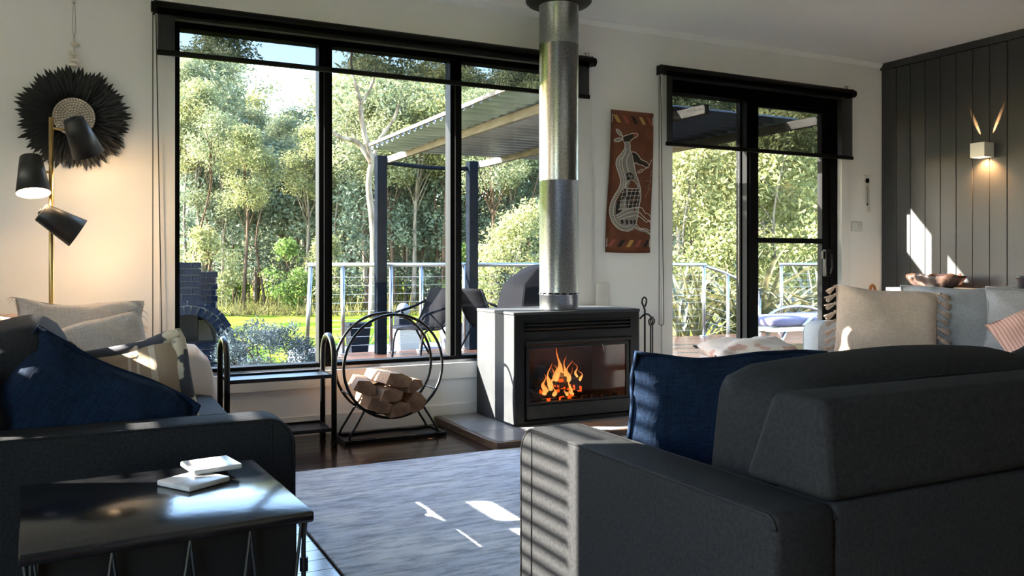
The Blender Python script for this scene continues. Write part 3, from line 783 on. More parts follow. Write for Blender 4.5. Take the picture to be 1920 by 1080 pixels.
shade(-0.186, 4.06, 1.268, (0.08, -0.30, -1.0), 1.285, 0.7)
shade(-0.005, 4.10, 1.445, (0.36, 0.34, -0.86), 1.475, 0.35)
shade(-0.085, 4.05, 1.070, (0.80, 0.06, -0.50), 1.10, 0.5)

# ---------------------------------------------------------------- feather wall hanging with shell string
hat = thing('feather_hanging', 'round black feather wall hanging with a shell disc centre', 'wall hanging', (-0.033, WY-0.03, 1.573))
hc = Vector((-0.033, WY-0.012, 1.570))
fm = pydata('feather', [(0, 0, 0), (0.010, 0.0015, 0.03), (0.0125, 0.002, 0.07), (0.009, 0.001, 0.105), (0.0, 0, 0.13), (-0.009, 0.001, 0.105), (-0.0125, 0.002, 0.07), (-0.010, 0.0015, 0.03),
                        (0, 0.0035, 0.03), (0, 0.0045, 0.07), (0, 0.003, 0.105)],
            [(0, 1, 8), (1, 2, 9, 8), (2, 3, 10, 9), (3, 4, 10), (4, 5, 10), (5, 6, 9, 10), (6, 7, 8, 9), (7, 0, 8)], 'feather')
for ring, (rad, n, sc, lift) in enumerate([(0.118, 84, 0.94, 9), (0.100, 72, 0.92, 14), (0.083, 58, 0.86, 20), (0.070, 46, 0.76, 28), (0.060, 36, 0.6, 38)]):
    for k in range(n):
        a = (k+0.5*(ring % 2)+0.25*rnd.random())*2*math.pi/n
        p = obj('feather', fm, None, hat)
        # built pointing +Z with its ridge towards +Y: turn the ridge to the room, tilt outwards, then spin about the wall normal
        p.rotation_mode = 'QUATERNION'
        q = Quaternion((0, 1, 0), a) @ Quaternion((1, 0, 0), R(lift+4*rnd.random())) @ Quaternion((0, 0, 1), math.pi+R(rnd.uniform(-30, 30)))
        p.rotation_quaternion = q
        s = sc*(0.86+0.26*rnd.random()); p.scale = (s, s, s)
        p.location = hc+Quaternion((0, 1, 0), a) @ Vector((0, 0, rad))
b2 = bm_new(); cyl(b2, (hc.x, WY-0.004, hc.z), (hc.x, WY-0.022, hc.z), 0.12, 0.10, n=40); obj('backing', b2, 'feather', hat)
b2 = bm_new(); cyl(b2, (hc.x, WY-0.022, hc.z), (hc.x, WY-0.062, hc.z), 0.082, 0.088, n=40); obj('centre_disc', b2, 'string', hat)
b2 = bm_new()
for r_, n in ((0.0, 1), (0.012, 6), (0.024, 13), (0.036, 19), (0.048, 25), (0.060, 31), (0.072, 37), (0.083, 43)):
    for k in range(n):
        a = k*2*math.pi/n+r_*40; x, z = hc.x+r_*math.cos(a), hc.z+r_*math.sin(a)
        v = bmesh.ops.create_icosphere(b2, subdivisions=1, radius=0.0056)['verts']
        bmesh.ops.scale(b2, vec=(1, 0.7, 0.8), verts=v); bmesh.ops.translate(b2, vec=(x, WY-0.064, z), verts=v)
sd = obj('shells', b2, 'shell', hat, True); sd['kind'] = 'stuff'
ss = thing('shell_string', 'string of pale shells hanging above the feather disc', 'wall hanging', (-0.033, WY-0.02, 1.80))
b2 = bm_new(); tube(b2, [(-0.036, WY-0.012, 2.115), (-0.040, WY-0.012, 1.98), (-0.034, WY-0.014, 1.94), (-0.033, WY-0.016, 1.80)], 0.0013, 5)
tube(b2, [(-0.030, WY-0.012, 2.115), (-0.026, WY-0.012, 1.98), (-0.033, WY-0.014, 1.94)], 0.0013, 5); obj('cord', b2, 'string', ss)
b2 = bm_new(); cyl(b2, (-0.033, WY, 2.115), (-0.033, WY-0.02, 2.12), 0.012, 0.008, n=14); obj('hook', b2, 'white_plastic', ss)
for k, (z, w) in enumerate(((1.912, 0.019), (1.872, 0.020), (1.838, 0.024), (1.815, 0.020))):
    b2 = bm_new(); v = bmesh.ops.create_icosphere(b2, subdivisions=2, radius=1)['verts']
    for q in v: q.co *= 1+0.16*math.sin(q.co.x*5+k)*math.cos(q.co.z*4)
    bmesh.ops.scale(b2, vec=(w, 0.013, 0.012), verts=v); bmesh.ops.translate(b2, vec=(-0.033+0.004*(-1)**k, WY-0.017, z), verts=v)
    obj('shell', b2, 'shell', ss, True)

# ---------------------------------------------------------------- bark painting of a kangaroo
art = thing('bark_painting', 'tall brown bark painting of a kangaroo in white line work', 'painting', (3.07, WY-0.03, 0.96))
def AP(x, y, lift=0.0):
    """a point of the painting, from its own drawing grid (0..270 across, 0..905 down)"""
    u = x/270.0; v = y/905.0
    X = 2.925+0.318*u-0.026*v*(1-u)-0.006*v*u + 0.006*math.sin(v*5.2)
    return (X, WY-0.020-0.020*(1-v)**2-0.012*math.sin(math.pi*u)-lift, 1.852-0.886*v-0.004*math.sin(u*3))
def sheet(poly_u0, poly_u1, v0, v1, lift, nu=10, nv=26):
    V = []; F = []
    for j in range(nv+1):
        for i in range(nu+1): V.append(AP(poly_u0+(poly_u1-poly_u0)*i/nu, v0+(v1-v0)*j/nv, lift))
    for j in range(nv):
        for i in range(nu):
            a = j*(nu+1)+i; F.append((a, a+1, a+nu+2, a+nu+1))
    return V, F
V, F = sheet(0, 270, 0, 905, 0); n0 = len(V)
V2 = [(x, y+0.006, z) for x, y, z in V]; F2 = [tuple(reversed([i+n0 for i in f])) for f in F]
rim = [i for i in range(11)]+[11*j+10 for j in range(1, 27)]+[11*26+i for i in range(9, -1, -1)]+[11*j for j in range(25, 0, -1)]
F3 = [(rim[k], rim[(k+1) % len(rim)], rim[(k+1) % len(rim)]+n0, rim[k]+n0) for k in range(len(rim))]
obj('bark_board', pydata('bark_board', V+V2, F+F2+F3, 'bark_ground', True), None, art)
def patch(name, pts, m, lift):
    """flat painted area: fan around the middle of the outline"""
    c = (sum(p[0] for p in pts)/len(pts), sum(p[1] for p in pts)/len(pts))
    V = [AP(*c, lift)]+[AP(*p, lift) for p in pts]; n = len(pts)
    return obj(name, pydata(name, V, [(0, 1+i, 1+(i+1) % n) for i in range(n)], m), None, art)
def quads(name, quads_, m, lift):
    V = []; F = []
    for q in quads_:
        F.append(tuple(range(len(V), len(V)+len(q)))); V += [AP(*p, lift) for p in q]
    return obj(name, pydata(name, V, F, m), None, art)
def strokes(name, lines, m, w, lift):
    V = []; F = []
    for ln in lines:
        P = [Vector((p[0], p[1])) for p in ln]
        if len(P) > 2: P = [Vector((p.x, p.y)) for p in bez([(p.x, p.y, 0) for p in P], 4)]
        for i, p in enumerate(P):
            t = (P[min(i+1, len(P)-1)]-P[max(i-1, 0)]); t = t.normalized() if t.length else Vector((1, 0)); nn = Vector((-t.y, t.x))*w/2
            V += [AP(p.x+nn.x, p.y+nn.y, lift), AP(p.x-nn.x, p.y-nn.y, lift)]
            if i: k = len(V); F.append((k-4, k-3, k-1, k-2))
    return obj(name, pydata(name, V, F, m), None, art)
def g(*p): return [(x-130, y-100) for x, y in p]
for v0, flip in ((28, 1), (818, -1)):
    quads('border_band', [[(3, v0), (267, v0), (267, v0+52), (3, v0+52)]], 'ochre_white', 0.0006)
    cols = {'ochre_yellow': [], 'ochre_red': [], 'ochre_dark': []}
    for k, c in enumerate(('ochre_yellow', 'ochre_red', 'ochre_dark', 'ochre_yellow', 'ochre_red') if flip > 0 else ('ochre_red', 'ochre_dark', 'ochre_yellow', 'ochre_red', 'ochre_dark')):
        x = 8+k*53; s = 26*flip
        cols[c].append([(x-min(0, s), v0+3), (x+24-min(0, s), v0+3), (x+24-min(0, s)+s, v0+49), (x-min(0, s)+s, v0+49)])
    for c, q in cols.items():
        if q: quads('border_stripe', [[(min(266, max(3, x)), y) for x, y in r] for r in q], c, 0.0011)
    strokes('border_line', [[(2, v0-5), (268, v0-5)], [(2, v0+57), (268, v0+57)], [(2, v0-13), (268, v0-13)], [(2, v0+66), (268, v0+66)]], 'ochre_dark', 4, 0.0011)
    strokes('border_line', [[(2, v0-9), (268, v0-9)], [(2, v0+61.5), (268, v0+61.5)]], 'ochre_yellow', 2.5, 0.0011)
body = g((208, 300), (212, 335), (190, 375), (168, 410), (164, 445), (178, 490), (194, 540), (190, 590), (166, 640), (147, 695), (143, 750), (160, 808), (196, 850), (240, 864), (282, 846), (300, 820),
         (312, 770), (316, 715), (326, 650), (322, 595), (308, 545), (286, 490), (273, 440), (258, 380), (246, 355), (240, 300))
patch('kangaroo_body', body, 'ochre_grey', 0.0006)
inner = g((222, 590), (304, 588), (320, 640), (312, 705), (250, 722), (200, 752), (178, 765), (178, 700), (196, 645))
patch('kangaroo_belly', inner, 'ochre_dark', 0.0010)
patch('kangaroo_heart', g((226, 500), (250, 486), (272, 505), (276, 528), (256, 546), (234, 540)), 'ochre_dark', 0.0012)
patch('kangaroo_arm', g((250, 370), (275, 362), (296, 380), (315, 405), (355, 422), (366, 440), (345, 448), (310, 432), (285, 418), (268, 425)), 'ochre_dark', 0.0010)
patch('kangaroo_tail', g((290, 828), (320, 845), (360, 850), (392, 870), (400, 895), (370, 872), (330, 866), (300, 850)), 'ochre_grey', 0.0008)
patch('kangaroo_head', g((205, 298), (198, 268), (235, 248), (270, 236), (290, 240), (287, 256), (262, 270), (240, 294)), 'ochre_dark', 0.0010)
patch('kangaroo_muzzle', g((258, 243), (274, 236), (288, 240), (286, 254), (268, 264)), 'ochre_red', 0.0013)
patch('kangaroo_ear', g((198, 266), (172, 252), (158, 228), (166, 222), (186, 240)), 'ochre_grey', 0.0010)
patch('kangaroo_ear', g((200, 276), (178, 298), (152, 300), (150, 290), (172, 276)), 'ochre_grey', 0.0010)
outl = [body+[body[0]], g((198, 266), (172, 252), (158, 228), (166, 222), (186, 240), (198, 266)), g((200, 276), (178, 298), (152, 300), (150, 290), (172, 276), (200, 276)),
        g((205, 298), (198, 268), (235, 248), (270, 236), (290, 240), (287, 256), (262, 270), (240, 294)),
        g((246, 358), (275, 358), (300, 378), (318, 402), (358, 418), (374, 440), (358, 456), (330, 440), (300, 434), (280, 424), (272, 440)),
        g((374, 440), (385, 410), (392, 400)), g((362, 446), (330, 475), (305, 490), (300, 480), (330, 462)),
        g((180, 770), (230, 732), (290, 712), (335, 714), (360, 745), (385, 755), (402, 778)), g((186, 785), (250, 748), (310, 738), (345, 765), (372, 788), (402, 800)),
        g((200, 795), (255, 772), (310, 765), (345, 785), (370, 806), (385, 798), (402, 815)),
        g((296, 832), (320, 850), (355, 856), (390, 874), (402, 898)), g((300, 815), (330, 845), (365, 848), (395, 862)),
        g((222, 590), (240, 545), (275, 540), (304, 588), (222, 590)), g((216, 368), (200, 405), (200, 445), (212, 490), (226, 540), (222, 590)), g((240, 365), (225, 420), (238, 480), (250, 486))]
strokes('white_outline', outl, 'ochre_white', 4.2, 0.0017)
grid = []
for k in range(5): y = 612+k*27; grid.append(g((196-k*4+8, y+8), (250, y), (322-k*1, y-4)))
for k in range(5): x = 204+k*25; grid.append(g((x+16, 590), (x+4, 650), (x-6, 735-k*6)))
grid += [g((236, 520), (248, 500), (250, 525), (262, 506), (262, 532))]
strokes('inner_grid', grid, 'ochre_white', 2.2, 0.0017)
hat_ = []
for k in range(46):
    i = k/45*13; a = int(i); f = i-a
    P = body[1+a:3+a]
    x, y = P[0][0]+(P[1][0]-P[0][0])*f, P[0][1]+(P[1][1]-P[0][1])*f
    hat_.append([(x, y), (x+18, y+7)])
strokes('spine_hatching', hat_, 'ochre_white', 2.0, 0.0015)
spine = g((222, 345), (208, 385), (186, 415), (184, 445), (198, 490), (214, 540), (210, 592), (186, 645), (168, 698), (164, 748), (178, 795), (208, 828), (244, 838), (276, 822))
strokes('white_outline', [spine], 'ochre_white', 3.2, 0.0017)
quads('rump_stripe', [g((x, 795), (x+14, 792), (x+20, 812), (x+8, 826)) for x in (208, 236, 262, 284)], 'ochre_dark', 0.0014)
strokes('small_figure', [g((392, 470), (384, 510), (388, 545), (372, 575), (376, 600), (362, 625), (354, 648)), g((384, 510), (398, 498)), g((386, 540), (362, 536), (355, 545)), g((374, 585), (392, 592), (402, 575))], 'ochre_grey', 3.0, 0.0015)

# ---------------------------------------------------------------- rug
b2 = rbox(0.667, 3.25, 1.0, 3.628, 0.0005, 0.011, 0.004, 2)
rug = obj('rug', b2, 'rug'); tag(rug, 'large faded blue-grey rug on the dark floor', 'rug')

# ---------------------------------------------------------------- sofas
def arc_profile(y0, y1, z0, z1, rf, rb):
    """side outline of an arm: rounded over the front and the rear top corner"""
    P = [(y0, z0), (y1, z0)]
    for a in range(0, 91, 15): P.append((y1-rf+rf*math.cos(R(a)), z1-rf+rf*math.sin(R(a))))
    for a in range(90, 181, 15): P.append((y0+rb+rb*math.cos(R(a)), z1-rb+rb*math.sin(R(a))))
    return P
def soft(bm, amt, seed, f=7.0):
    rr = random.Random(seed); ph = [rr.random()*6.28 for _ in range(6)]
    for v in bm.verts:
        c = v.co
        v.co = c+Vector((math.sin(c.y*f+ph[0])*math.sin(c.z*f*1.3+ph[1]), math.sin(c.x*f+ph[2])*math.cos(c.z*f+ph[3]), math.sin(c.x*f*0.9+ph[4])*math.cos(c.y*f*1.2+ph[5])))*amt
def puffy(x0, x1, y0, y1, z0, z1, puff=0.02, bev=0.035, seed=1, wr=0.003):
    """upholstered block: domed faces and rounded edges"""
    bm = bm_new(); box(bm, -1, 1, -1, 1, -1, 1)
    bmesh.ops.subdivide_edges(bm, edges=bm.edges[:], cuts=11, use_grid_fill=True)
    sx, sy, sz = (x1-x0)/2, (y1-y0)/2, (z1-z0)/2; cx, cy, cz = (x0+x1)/2, (y0+y1)/2, (z0+z1)/2
    for v in bm.verts:
        u = v.co.copy(); q = Vector((u.x*sx, u.y*sy, u.z*sz))
        core = Vector((max(-sx+bev, min(sx-bev, q.x)), max(-sy+bev, min(sy-bev, q.y)), max(-sz+bev, min(sz-bev, q.z))))
        d = q-core
        if d.length > 1e-6: q = core+d.normalized()*min(bev, d.length if d.length < bev else bev)
        dome = Vector((u.x*(1-u.y**2)*(1-u.z**2), u.y*(1-u.x**2)*(1-u.z**2), u.z*(1-u.x**2)*(1-u.y**2)))
        q += Vector((dome.x*puff, dome.y*puff, dome.z*puff))
        v.co = Vector((cx, cy, cz))+q
    soft(bm, wr, seed)
    return bm
def sofa(label, W, D, loc, rz, m, arm_h=0.51, arm_w=0.13, back_h=0.672, seat_h=0.385, cush_h=0.725, ncush=2, backs=None, lean=9, boff=0.315, seed=1, name='sofa'):
    """faces +Y in its own space, stands with its middle over loc"""
    s = thing(name, label, 'sofa', loc, None, rz)
    f, b = D/2, -D/2; x0, x1 = -W/2, W/2
    o = dict(local=True)
    for sx in (-1, 1):
        bm = bm_new()
        prism(bm, arc_profile(b, f, 0.05, arm_h, 0.07, 0.02), 0, arm_w, 'YZ')
        bmesh.ops.recalc_face_normals(bm, faces=bm.faces[:])
        ed = [e for e in bm.edges if abs(e.verts[0].co.x-e.verts[1].co.x) < 1e-6]
        bmesh.ops.bevel(bm, geom=ed, offset=0.014, segments=3, profile=0.5, affect='EDGES')
        bmesh.ops.translate(bm, vec=(x0 if sx < 0 else x1-arm_w, 0, 0), verts=bm.verts[:])
        arm = obj('arm', bm, m, s, False, **o)
        for xx in ((x0 if sx < 0 else x1-arm_w)+0.003, (x0 if sx < 0 else x1-arm_w)+arm_w-0.003):
            t = bm_new(); P = [(xx, y, z) for y, z in arc_profile(b+0.004, f-0.003, 0.06, arm_h-0.004, 0.07, 0.02)[1:]]
            tube(t, P, 0.0035, 6); obj('piping', t, m, arm, True, local=True)
        outer = x0-0.0006 if sx < 0 else x1+0.0006
        t = bm_new(); tube(t, [(outer, f-0.06, 0.06), (outer, f-0.061, arm_h-0.06), (outer, f-0.06, arm_h-0.012)], 0.0022, 6); obj('seam', t, m, arm, True, local=True)
    obj('base', rbox(x0+arm_w, x1-arm_w, b+0.01, f-0.02, 0.06, seat_h-0.13, 0.012, 2), m, s, **o)
    bm = bm_new(); prism(bm, [(b, 0.06), (b+0.14, 0.06), (b+0.14, arm_h), (b, arm_h)], x0+arm_w-0.004, x1-arm_w+0.004, 'YZ')
    bmesh.ops.recalc_face_normals(bm, faces=bm.faces[:]); bmesh.ops.bevel(bm, geom=bm.edges[:], offset=0.012, segments=3, profile=0.5, affect='EDGES'); obj('back_panel', bm, m, s, **o)
    bm = bm_new(); prism(bm, [(b+0.002, arm_h+0.001), (b+0.20, arm_h+0.001), (b+0.13, back_h), (b+0.014, back_h)], x0+0.115, x1-0.115, 'YZ')
    bmesh.ops.recalc_face_normals(bm, faces=bm.faces[:]); bmesh.ops.bevel(bm, geom=bm.edges[:], offset=0.018, segments=4, profile=0.5, affect='EDGES'); obj('back_frame', bm, m, s, **o)
    iw = (W-2*arm_w)/ncush
    for k in range(ncush):
        a = x0+arm_w+k*iw
        obj('seat_cushion', puffy(a+0.004, a+iw-0.004, b+0.16, f+0.01, seat_h-0.14, seat_h, 0.012, 0.03, seed+k), m, s, True, **o)
    for (a, iw, ch) in ([(x0+arm_w+k*iw+0.055, iw-0.055, cush_h) for k in range(ncush)] if backs is None else backs):
        bm = puffy(a+0.015, a+iw-0.008, -0.115, 0.115, 0.0, ch-seat_h+0.02, 0.022, 0.055, seed+9+int(a*10), 0.005)
        bmesh.ops.rotate(bm, cent=(0, 0, 0), matrix=Matrix.Rotation(R(lean), 3, 'X'), verts=bm.verts[:])
        bmesh.ops.translate(bm, vec=(0, b+boff, seat_h-0.01), verts=bm.verts[:])
        c = obj('back_cushion', bm, m, s, True, **o)
        t = bm_new(); xm0, xm1 = a+0.03, a+iw-0.025; zz = ch-0.010
        tube(t, [(xm0, b+boff-0.14, zz-0.022), (xm0+0.05, b+boff-0.147, zz-0.002), ((xm0+xm1)/2, b+boff-0.15, zz+0.004), (xm1-0.05, b+boff-0.147, zz-0.002), (xm1, b+boff-0.14, zz-0.022)], 0.003, 6)
        obj('seam', t, m, c, True, local=True)
    for sx in (-1, 1):
        for y in (b+0.08, f-0.08):
            t = bm_new(); cyl(t, (sx*(W/2-0.08), y, 0.0), (sx*(W/2-0.08), y, 0.055), 0.018, 0.024, n=12); obj('leg', t, 'black_plastic', s, **o)
    return s
sofa('dark charcoal sofa seen from behind at the right', 2.10, 0.83, (1.975, 1.365, 0.011), 0, 'sofa_dark', seed=3, cush_h=0.672)
sofa('dark charcoal sofa at the left facing the rug', 1.80, 0.84, (0.065, 3.07, 0), -math.pi/2, 'sofa_dark', seed=8, lean=17, boff=0.285, seat_h=0.345, backs=((0.11, 0.56, 0.725), (-0.76, 0.86, 0.60)))
sofa('light grey sofa in the far corner by the charcoal wall', 2.0, 0.80, (4.55, 3.02, 0), math.pi/2, 'sofa_light', arm_h=0.525, back_h=0.62, seat_h=0.345, backs=(), seed=21)

# ---------------------------------------------------------------- cushions
def pillow_mesh(w, h, t, seed=1, n=20, pinch=0.08, wr=0.006):
    rr = random.Random(seed); ph = [rr.random()*6.28 for _ in range(8)]
    V = []; F = []
    def P(i, j, s):
        u = -1+2*i/n; v = -1+2*j/n
        x = w/2*u*(1-pinch*(1-v*v)**1.0*abs(u)); z = h/2*v*(1-pinch*(1-u*u)*abs(v))
        e = ((1-u**2)*(1-v**2))
        th = t/2*max(0, e)**0.42
        wob = wr*(math.sin(u*5+ph[0]+v*2)+math.sin(v*6+ph[1]-u*3)+0.6*math.sin(u*11+ph[2])*math.sin(v*9+ph[3]))*min(1, e*4)
        cr = wr*1.6*(math.sin((u+v)*9+ph[4])*math.exp(-((abs(u)-0.85)**2+(abs(v)-0.85)**2)*6))
        lean = 0.02*math.sin(u*2.2+ph[5])
        return (x, s*th+wob+cr*s+lean*0.5, z+0.006*math.sin(u*4+ph[6]))
    for s in (-1, 1):
        for j in range(n+1):
            for i in range(n+1): V.append(P(i, j, s))
    N = (n+1)**2
    for s in (0, 1):
        for j in range(n):
            for i in range(n):
                a = s*N+j*(n+1)+i; q = (a, a+1, a+n+2, a+n+1)
                F.append(q if s == 0 else q[::-1])
    edge = [P(i, 0, 1) for i in range(n)]+[P(n, j, 1) for j in range(n)]+[P(n-i, n, 1) for i in range(n)]+[P(0, n-j, 1) for j in range(n)]
    return V, F, edge
def place(o, loc, yaw, tilt, roll):
    """yaw about Z, then lean back, then spin in its own plane (degrees)"""
    o.rotation_mode = 'QUATERNION'
    o.rotation_quaternion = Quaternion((0, 0, 1), R(yaw)) @ Quaternion((1, 0, 0), R(tilt)) @ Quaternion((0, 1, 0), R(roll))
    o.location = loc
def cushion(label, w, h, t, m, loc, yaw=0, tilt=0, roll=0, seed=1, pipe=None, group=None, tassels=0, fringe=False, pinch=0.08, band=None):
    c = thing('cushion', label, 'cushion', loc, group)
    V, F, E = pillow_mesh(w, h, t, seed, pinch=pinch)
    me = pydata('cover', V, F, m, True)
    cov = obj('cover', me, None, c, local=True)
    if pipe:
        b = bm_new(); tube(b, E, 0.005, 6, True); obj('piping', b, pipe, c, True, local=True)
    if tassels:
        tb = bm_new()
        for k in range(26):
            a = rnd.random()*6.28; q = rnd.random(); e = Vector((math.cos(a)*0.021*q**0.5, math.sin(a)*0.018*q**0.5, -0.052-0.01*rnd.random()))
            tube(tb, [(0, 0, 0), e*0.45+Vector((0, 0, 0.004)), e], [0.004, 0.0042, 0.002], 5)
        v = bmesh.ops.create_icosphere(tb, subdivisions=2, radius=0.0095)['verts']
        tm = mesh_of(tb, 'tassel', True); tm.materials.append(MATS['tassel'])
        n = 20
        for s, side in ((-1, 0), (1, 1)):
            for k in range(tassels):
                v_ = 0.97-1.94*k/(tassels-1); x = s*w/2*(1-pinch*(1-v_*v_))
                p = obj('tassel', tm, None, c, local=True); p.location = (x+s*0.006, -0.008, h/2*v_)
                p.rotation_euler = (0.25*rnd.uniform(-1, 1), -s*R(48+18*rnd.random()), 0.3*rnd.uniform(-1, 1)); sc = 0.95+0.25*rnd.random(); p.scale = (sc, sc, sc)
    if fringe:
        b = bm_new()
        for k in range(90):
            i = rnd.randrange(len(E)); p = Vector(E[i]); 
            if abs(p.x) < w*0.40: continue
            d = Vector((math.copysign(1, p.x), rnd.uniform(-.5, .5), rnd.uniform(-0.9, 0.2))).normalized()
            tube(b, [p, p+d*0.015, p+d*0.03+Vector((0, 0, -0.008))], [0.0016, 0.0014, 0.0006], 4)
        fr = obj('fringe', b, m, c, local=True); fr['kind'] = 'stuff'
    place(c, loc, yaw, tilt, roll)
    return c

# striped beige cloth and floral cloth
def stripes_mat(name, base, stripe, freq, axis, width, fine=None):
    m = mat(name, base, 0.9)
    nt = m.node_tree; N = nt.nodes; L = nt.links; b = N['Principled BSDF']
    tc = N.new('ShaderNodeTexCoord'); sp = N.new('ShaderNodeSeparateXYZ'); L.new(tc.outputs['Object'], sp.inputs[0])
    mu = N.new('ShaderNodeMath'); mu.operation = 'MULTIPLY'; mu.inputs[1].default_value = freq; L.new(sp.outputs[axis], mu.inputs[0])
    fr = N.new('ShaderNodeMath'); fr.operation = 'FRACT'; L.new(mu.outputs[0], fr.inputs[0])
    r = N.new('ShaderNodeValToRGB'); r.color_ramp.interpolation = 'CONSTANT'
    r.color_ramp.elements[0].color = (*base, 1); r.color_ramp.elements[0].position = 0
    r.color_ramp.elements[1].color = (*stripe, 1); r.color_ramp.elements[1].position = 1-width
    if fine:
        for p, c in fine: e = r.color_ramp.elements.new(p); e.color = (*c, 1)
    L.new(fr.outputs[0], r.inputs[0]); L.new(r.outputs[0], b.inputs['Base Color'])
    return m
stripes_mat('striped_cloth', (0.30, 0.215, 0.14), (0.46, 0.37, 0.28), 6.0, 0, 0.10, [(0.55, (0.46, 0.37, 0.28)), (0.60, (0.30, 0.215, 0.14)), (0.68, (0.46, 0.37, 0.28)), (0.73, (0.30, 0.215, 0.14))])
stripes_mat('pink_stripe', (0.62, 0.38, 0.32), (0.42, 0.22, 0.18), 60.0, 0, 0.4)
def floral(name, ground, blooms, scale, thr=0.30):
    m = mat(name, ground, 0.9)
    nt = m.node_tree; N = nt.nodes; L = nt.links; b = N['Principled BSDF']
    tc = N.new('ShaderNodeTexCoord'); nz = N.new('ShaderNodeTexNoise'); nz.inputs['Scale'].default_value = 18; L.new(tc.outputs['Object'], nz.inputs[0])
    mx = N.new('ShaderNodeMix'); mx.data_type = 'VECTOR'; mx.inputs[0].default_value = 0.12
    L.new(tc.outputs['Object'], mx.inputs[4]); L.new(nz.outputs[1], mx.inputs[5])
    vo = N.new('ShaderNodeTexVoronoi'); vo.inputs['Scale'].default_value = scale; L.new(mx.outputs[1], vo.inputs[0])
    r = N.new('ShaderNodeValToRGB'); els = r.color_ramp.elements
    els[0].position = 0.0; els[0].color = (*blooms[0], 1); els[1].position = thr+0.06; els[1].color = (*ground, 1)
    e = els.new(thr*0.55); e.color = (*blooms[1], 1); e = els.new(thr); e.color = (*blooms[1], 1)
    L.new(vo.outputs['Distance'], r.inputs[0]); L.new(r.outputs[0], b.inputs['Base Color'])
    return m
floral('floral_cream', (0.66, 0.56, 0.49), [(0.45, 0.16, 0.12), (0.55, 0.33, 0.26)], 7, 0.26)
floral('floral_dark', (0.045, 0.045, 0.055), [(0.60, 0.40, 0.28), (0.50, 0.42, 0.30)], 11, 0.36)
mat('peach_knit', (0.55, 0.36, 0.27), 0.95, bump=0.4, bscale=120)

cushion('navy blue cushion propped on the left sofa by its near arm', 0.44, 0.38, 0.15, 'navy_linen', (-0.005, 2.375, 0.468), yaw=4, tilt=-14, roll=31, seed=4, pipe='navy_linen', pinch=0.0)
sc1 = cushion('beige striped cushion with dark floral edge on the left sofa', 0.46, 0.32, 0.13, 'striped_cloth', (0.055, 2.64, 0.485), yaw=-18, tilt=-18, roll=-14, seed=6, pinch=0.03)
V, F, E = pillow_mesh(0.46, 0.32, 0.13, 6, pinch=0.03)
b2 = bm_new(); Ep = [Vector(p) for p in E]; k0, k1 = 20, 60
tube(b2, Ep[k0:k1+1], 0.021, 10); obj('floral_border', b2, 'floral_dark', sc1, True, local=True)
cushion('oatmeal fringed cushion at the far end of the left sofa', 0.46, 0.40, 0.14, 'oat_linen', (0.0, 3.70, 0.56), yaw=12, tilt=-14, roll=3, seed=9, fringe=True)
cushion('oatmeal cushion leaning in front of the fringed one', 0.40, 0.36, 0.13, 'oat_linen', (0.06, 3.56, 0.52), yaw=12, tilt=-18, roll=-12, seed=12)
cushion('navy blue cushion standing on the right dark sofa', 0.56, 0.42, 0.16, 'navy_linen', (1.36, 1.565, 0.485), yaw=-4, tilt=10, roll=2, seed=5, pipe='navy_linen', pinch=0.05)
cushion('large beige cushion with tassels on the light grey sofa', 0.57, 0.42, 0.17, 'beige_linen', (4.19, 3.42, 0.54), yaw=-38, tilt=-12, roll=4, seed=15, tassels=9, pinch=0.03)
cushion('grey piped cushion behind the beige tassel cushion', 0.62, 0.44, 0.18, 'grey_linen', (4.60, 3.25, 0.55), yaw=-52, tilt=-15, roll=0, seed=17, pipe='grey_linen', group='grey back cushions')
cushion('grey piped cushion at the right edge of the picture', 0.62, 0.44, 0.18, 'grey_linen', (4.62, 2.74, 0.545), yaw=-60, tilt=-15, roll=3, seed=18, pipe='grey_linen', group='grey back cushions')
cushion('pink striped cushion beside the grey cushions', 0.42, 0.40, 0.14, 'pink_stripe', (4.40, 2.62, 0.50), yaw=-52, tilt=-18, roll=-28, seed=19)

# floral throw over the far arm of the left sofa, peach throw on its back
def drape(name, label, sec, axis0, axis1, m, wr=0.006, axis='X', n=14):
    """a cloth that follows a cross-section and runs along one axis"""
    P = bez([(a, b, 0) for a, b in sec], 4); V = []; F = []; k = len(P)
    for i in range(n+1):
        w = axis0+(axis1-axis0)*i/n
        for j, p in enumerate(P):
            d = wr*(math.sin(i*1.7+j*0.6)+math.sin(j*0.9-i*0.8))
            hem = 0.02*math.sin(i*1.1) if j in (0, k-1) else 0
            V.append((w, p.x+d*0.6, p.y+d+hem) if axis == 'X' else (p.x+d*0.6, w, p.y+d+hem))
    for i in range(n):
        for j in range(k-1): a = i*k+j; F.append((a, a+1, a+k+1, a+k))
    me = pydata(name, V, F, m, True); o = obj(name, me, None)
    md = o.modifiers.new('thickness', 'SOLIDIFY'); md.thickness = 0.006; md.offset = 1
    return tag(o, label, 'throw')
# follows the arm over its rounded front: sections along the arm
dr_ = drape('throw', 'cream floral throw draped over the far arm of the left sofa',
            [(3.795, 0.30), (3.80, 0.45), (3.815, 0.522), (3.885, 0.545), (3.96, 0.528), (3.982, 0.45), (3.988, 0.30)], -0.12, 0.515, 'floral_cream')
for v in dr_.data.vertices:      # let the front of the throw fall over the rounded arm end
    x = v.co.x
    if x > 0.40:
        t = (x-0.40)/0.115; v.co.z -= 0.16*t*t*max(0.2, (v.co.z-0.25)/0.3); v.co.x = 0.40+0.115*math.sin(t*1.45)
drape('throw', 'peach knitted throw over the back of the left sofa', [(-0.375, 0.45), (-0.372, 0.62), (-0.345, 0.685), (-0.28, 0.695), (-0.20, 0.68), (-0.15, 0.60)], 3.45, 3.75, 'peach_knit', 0.004, axis='Y')

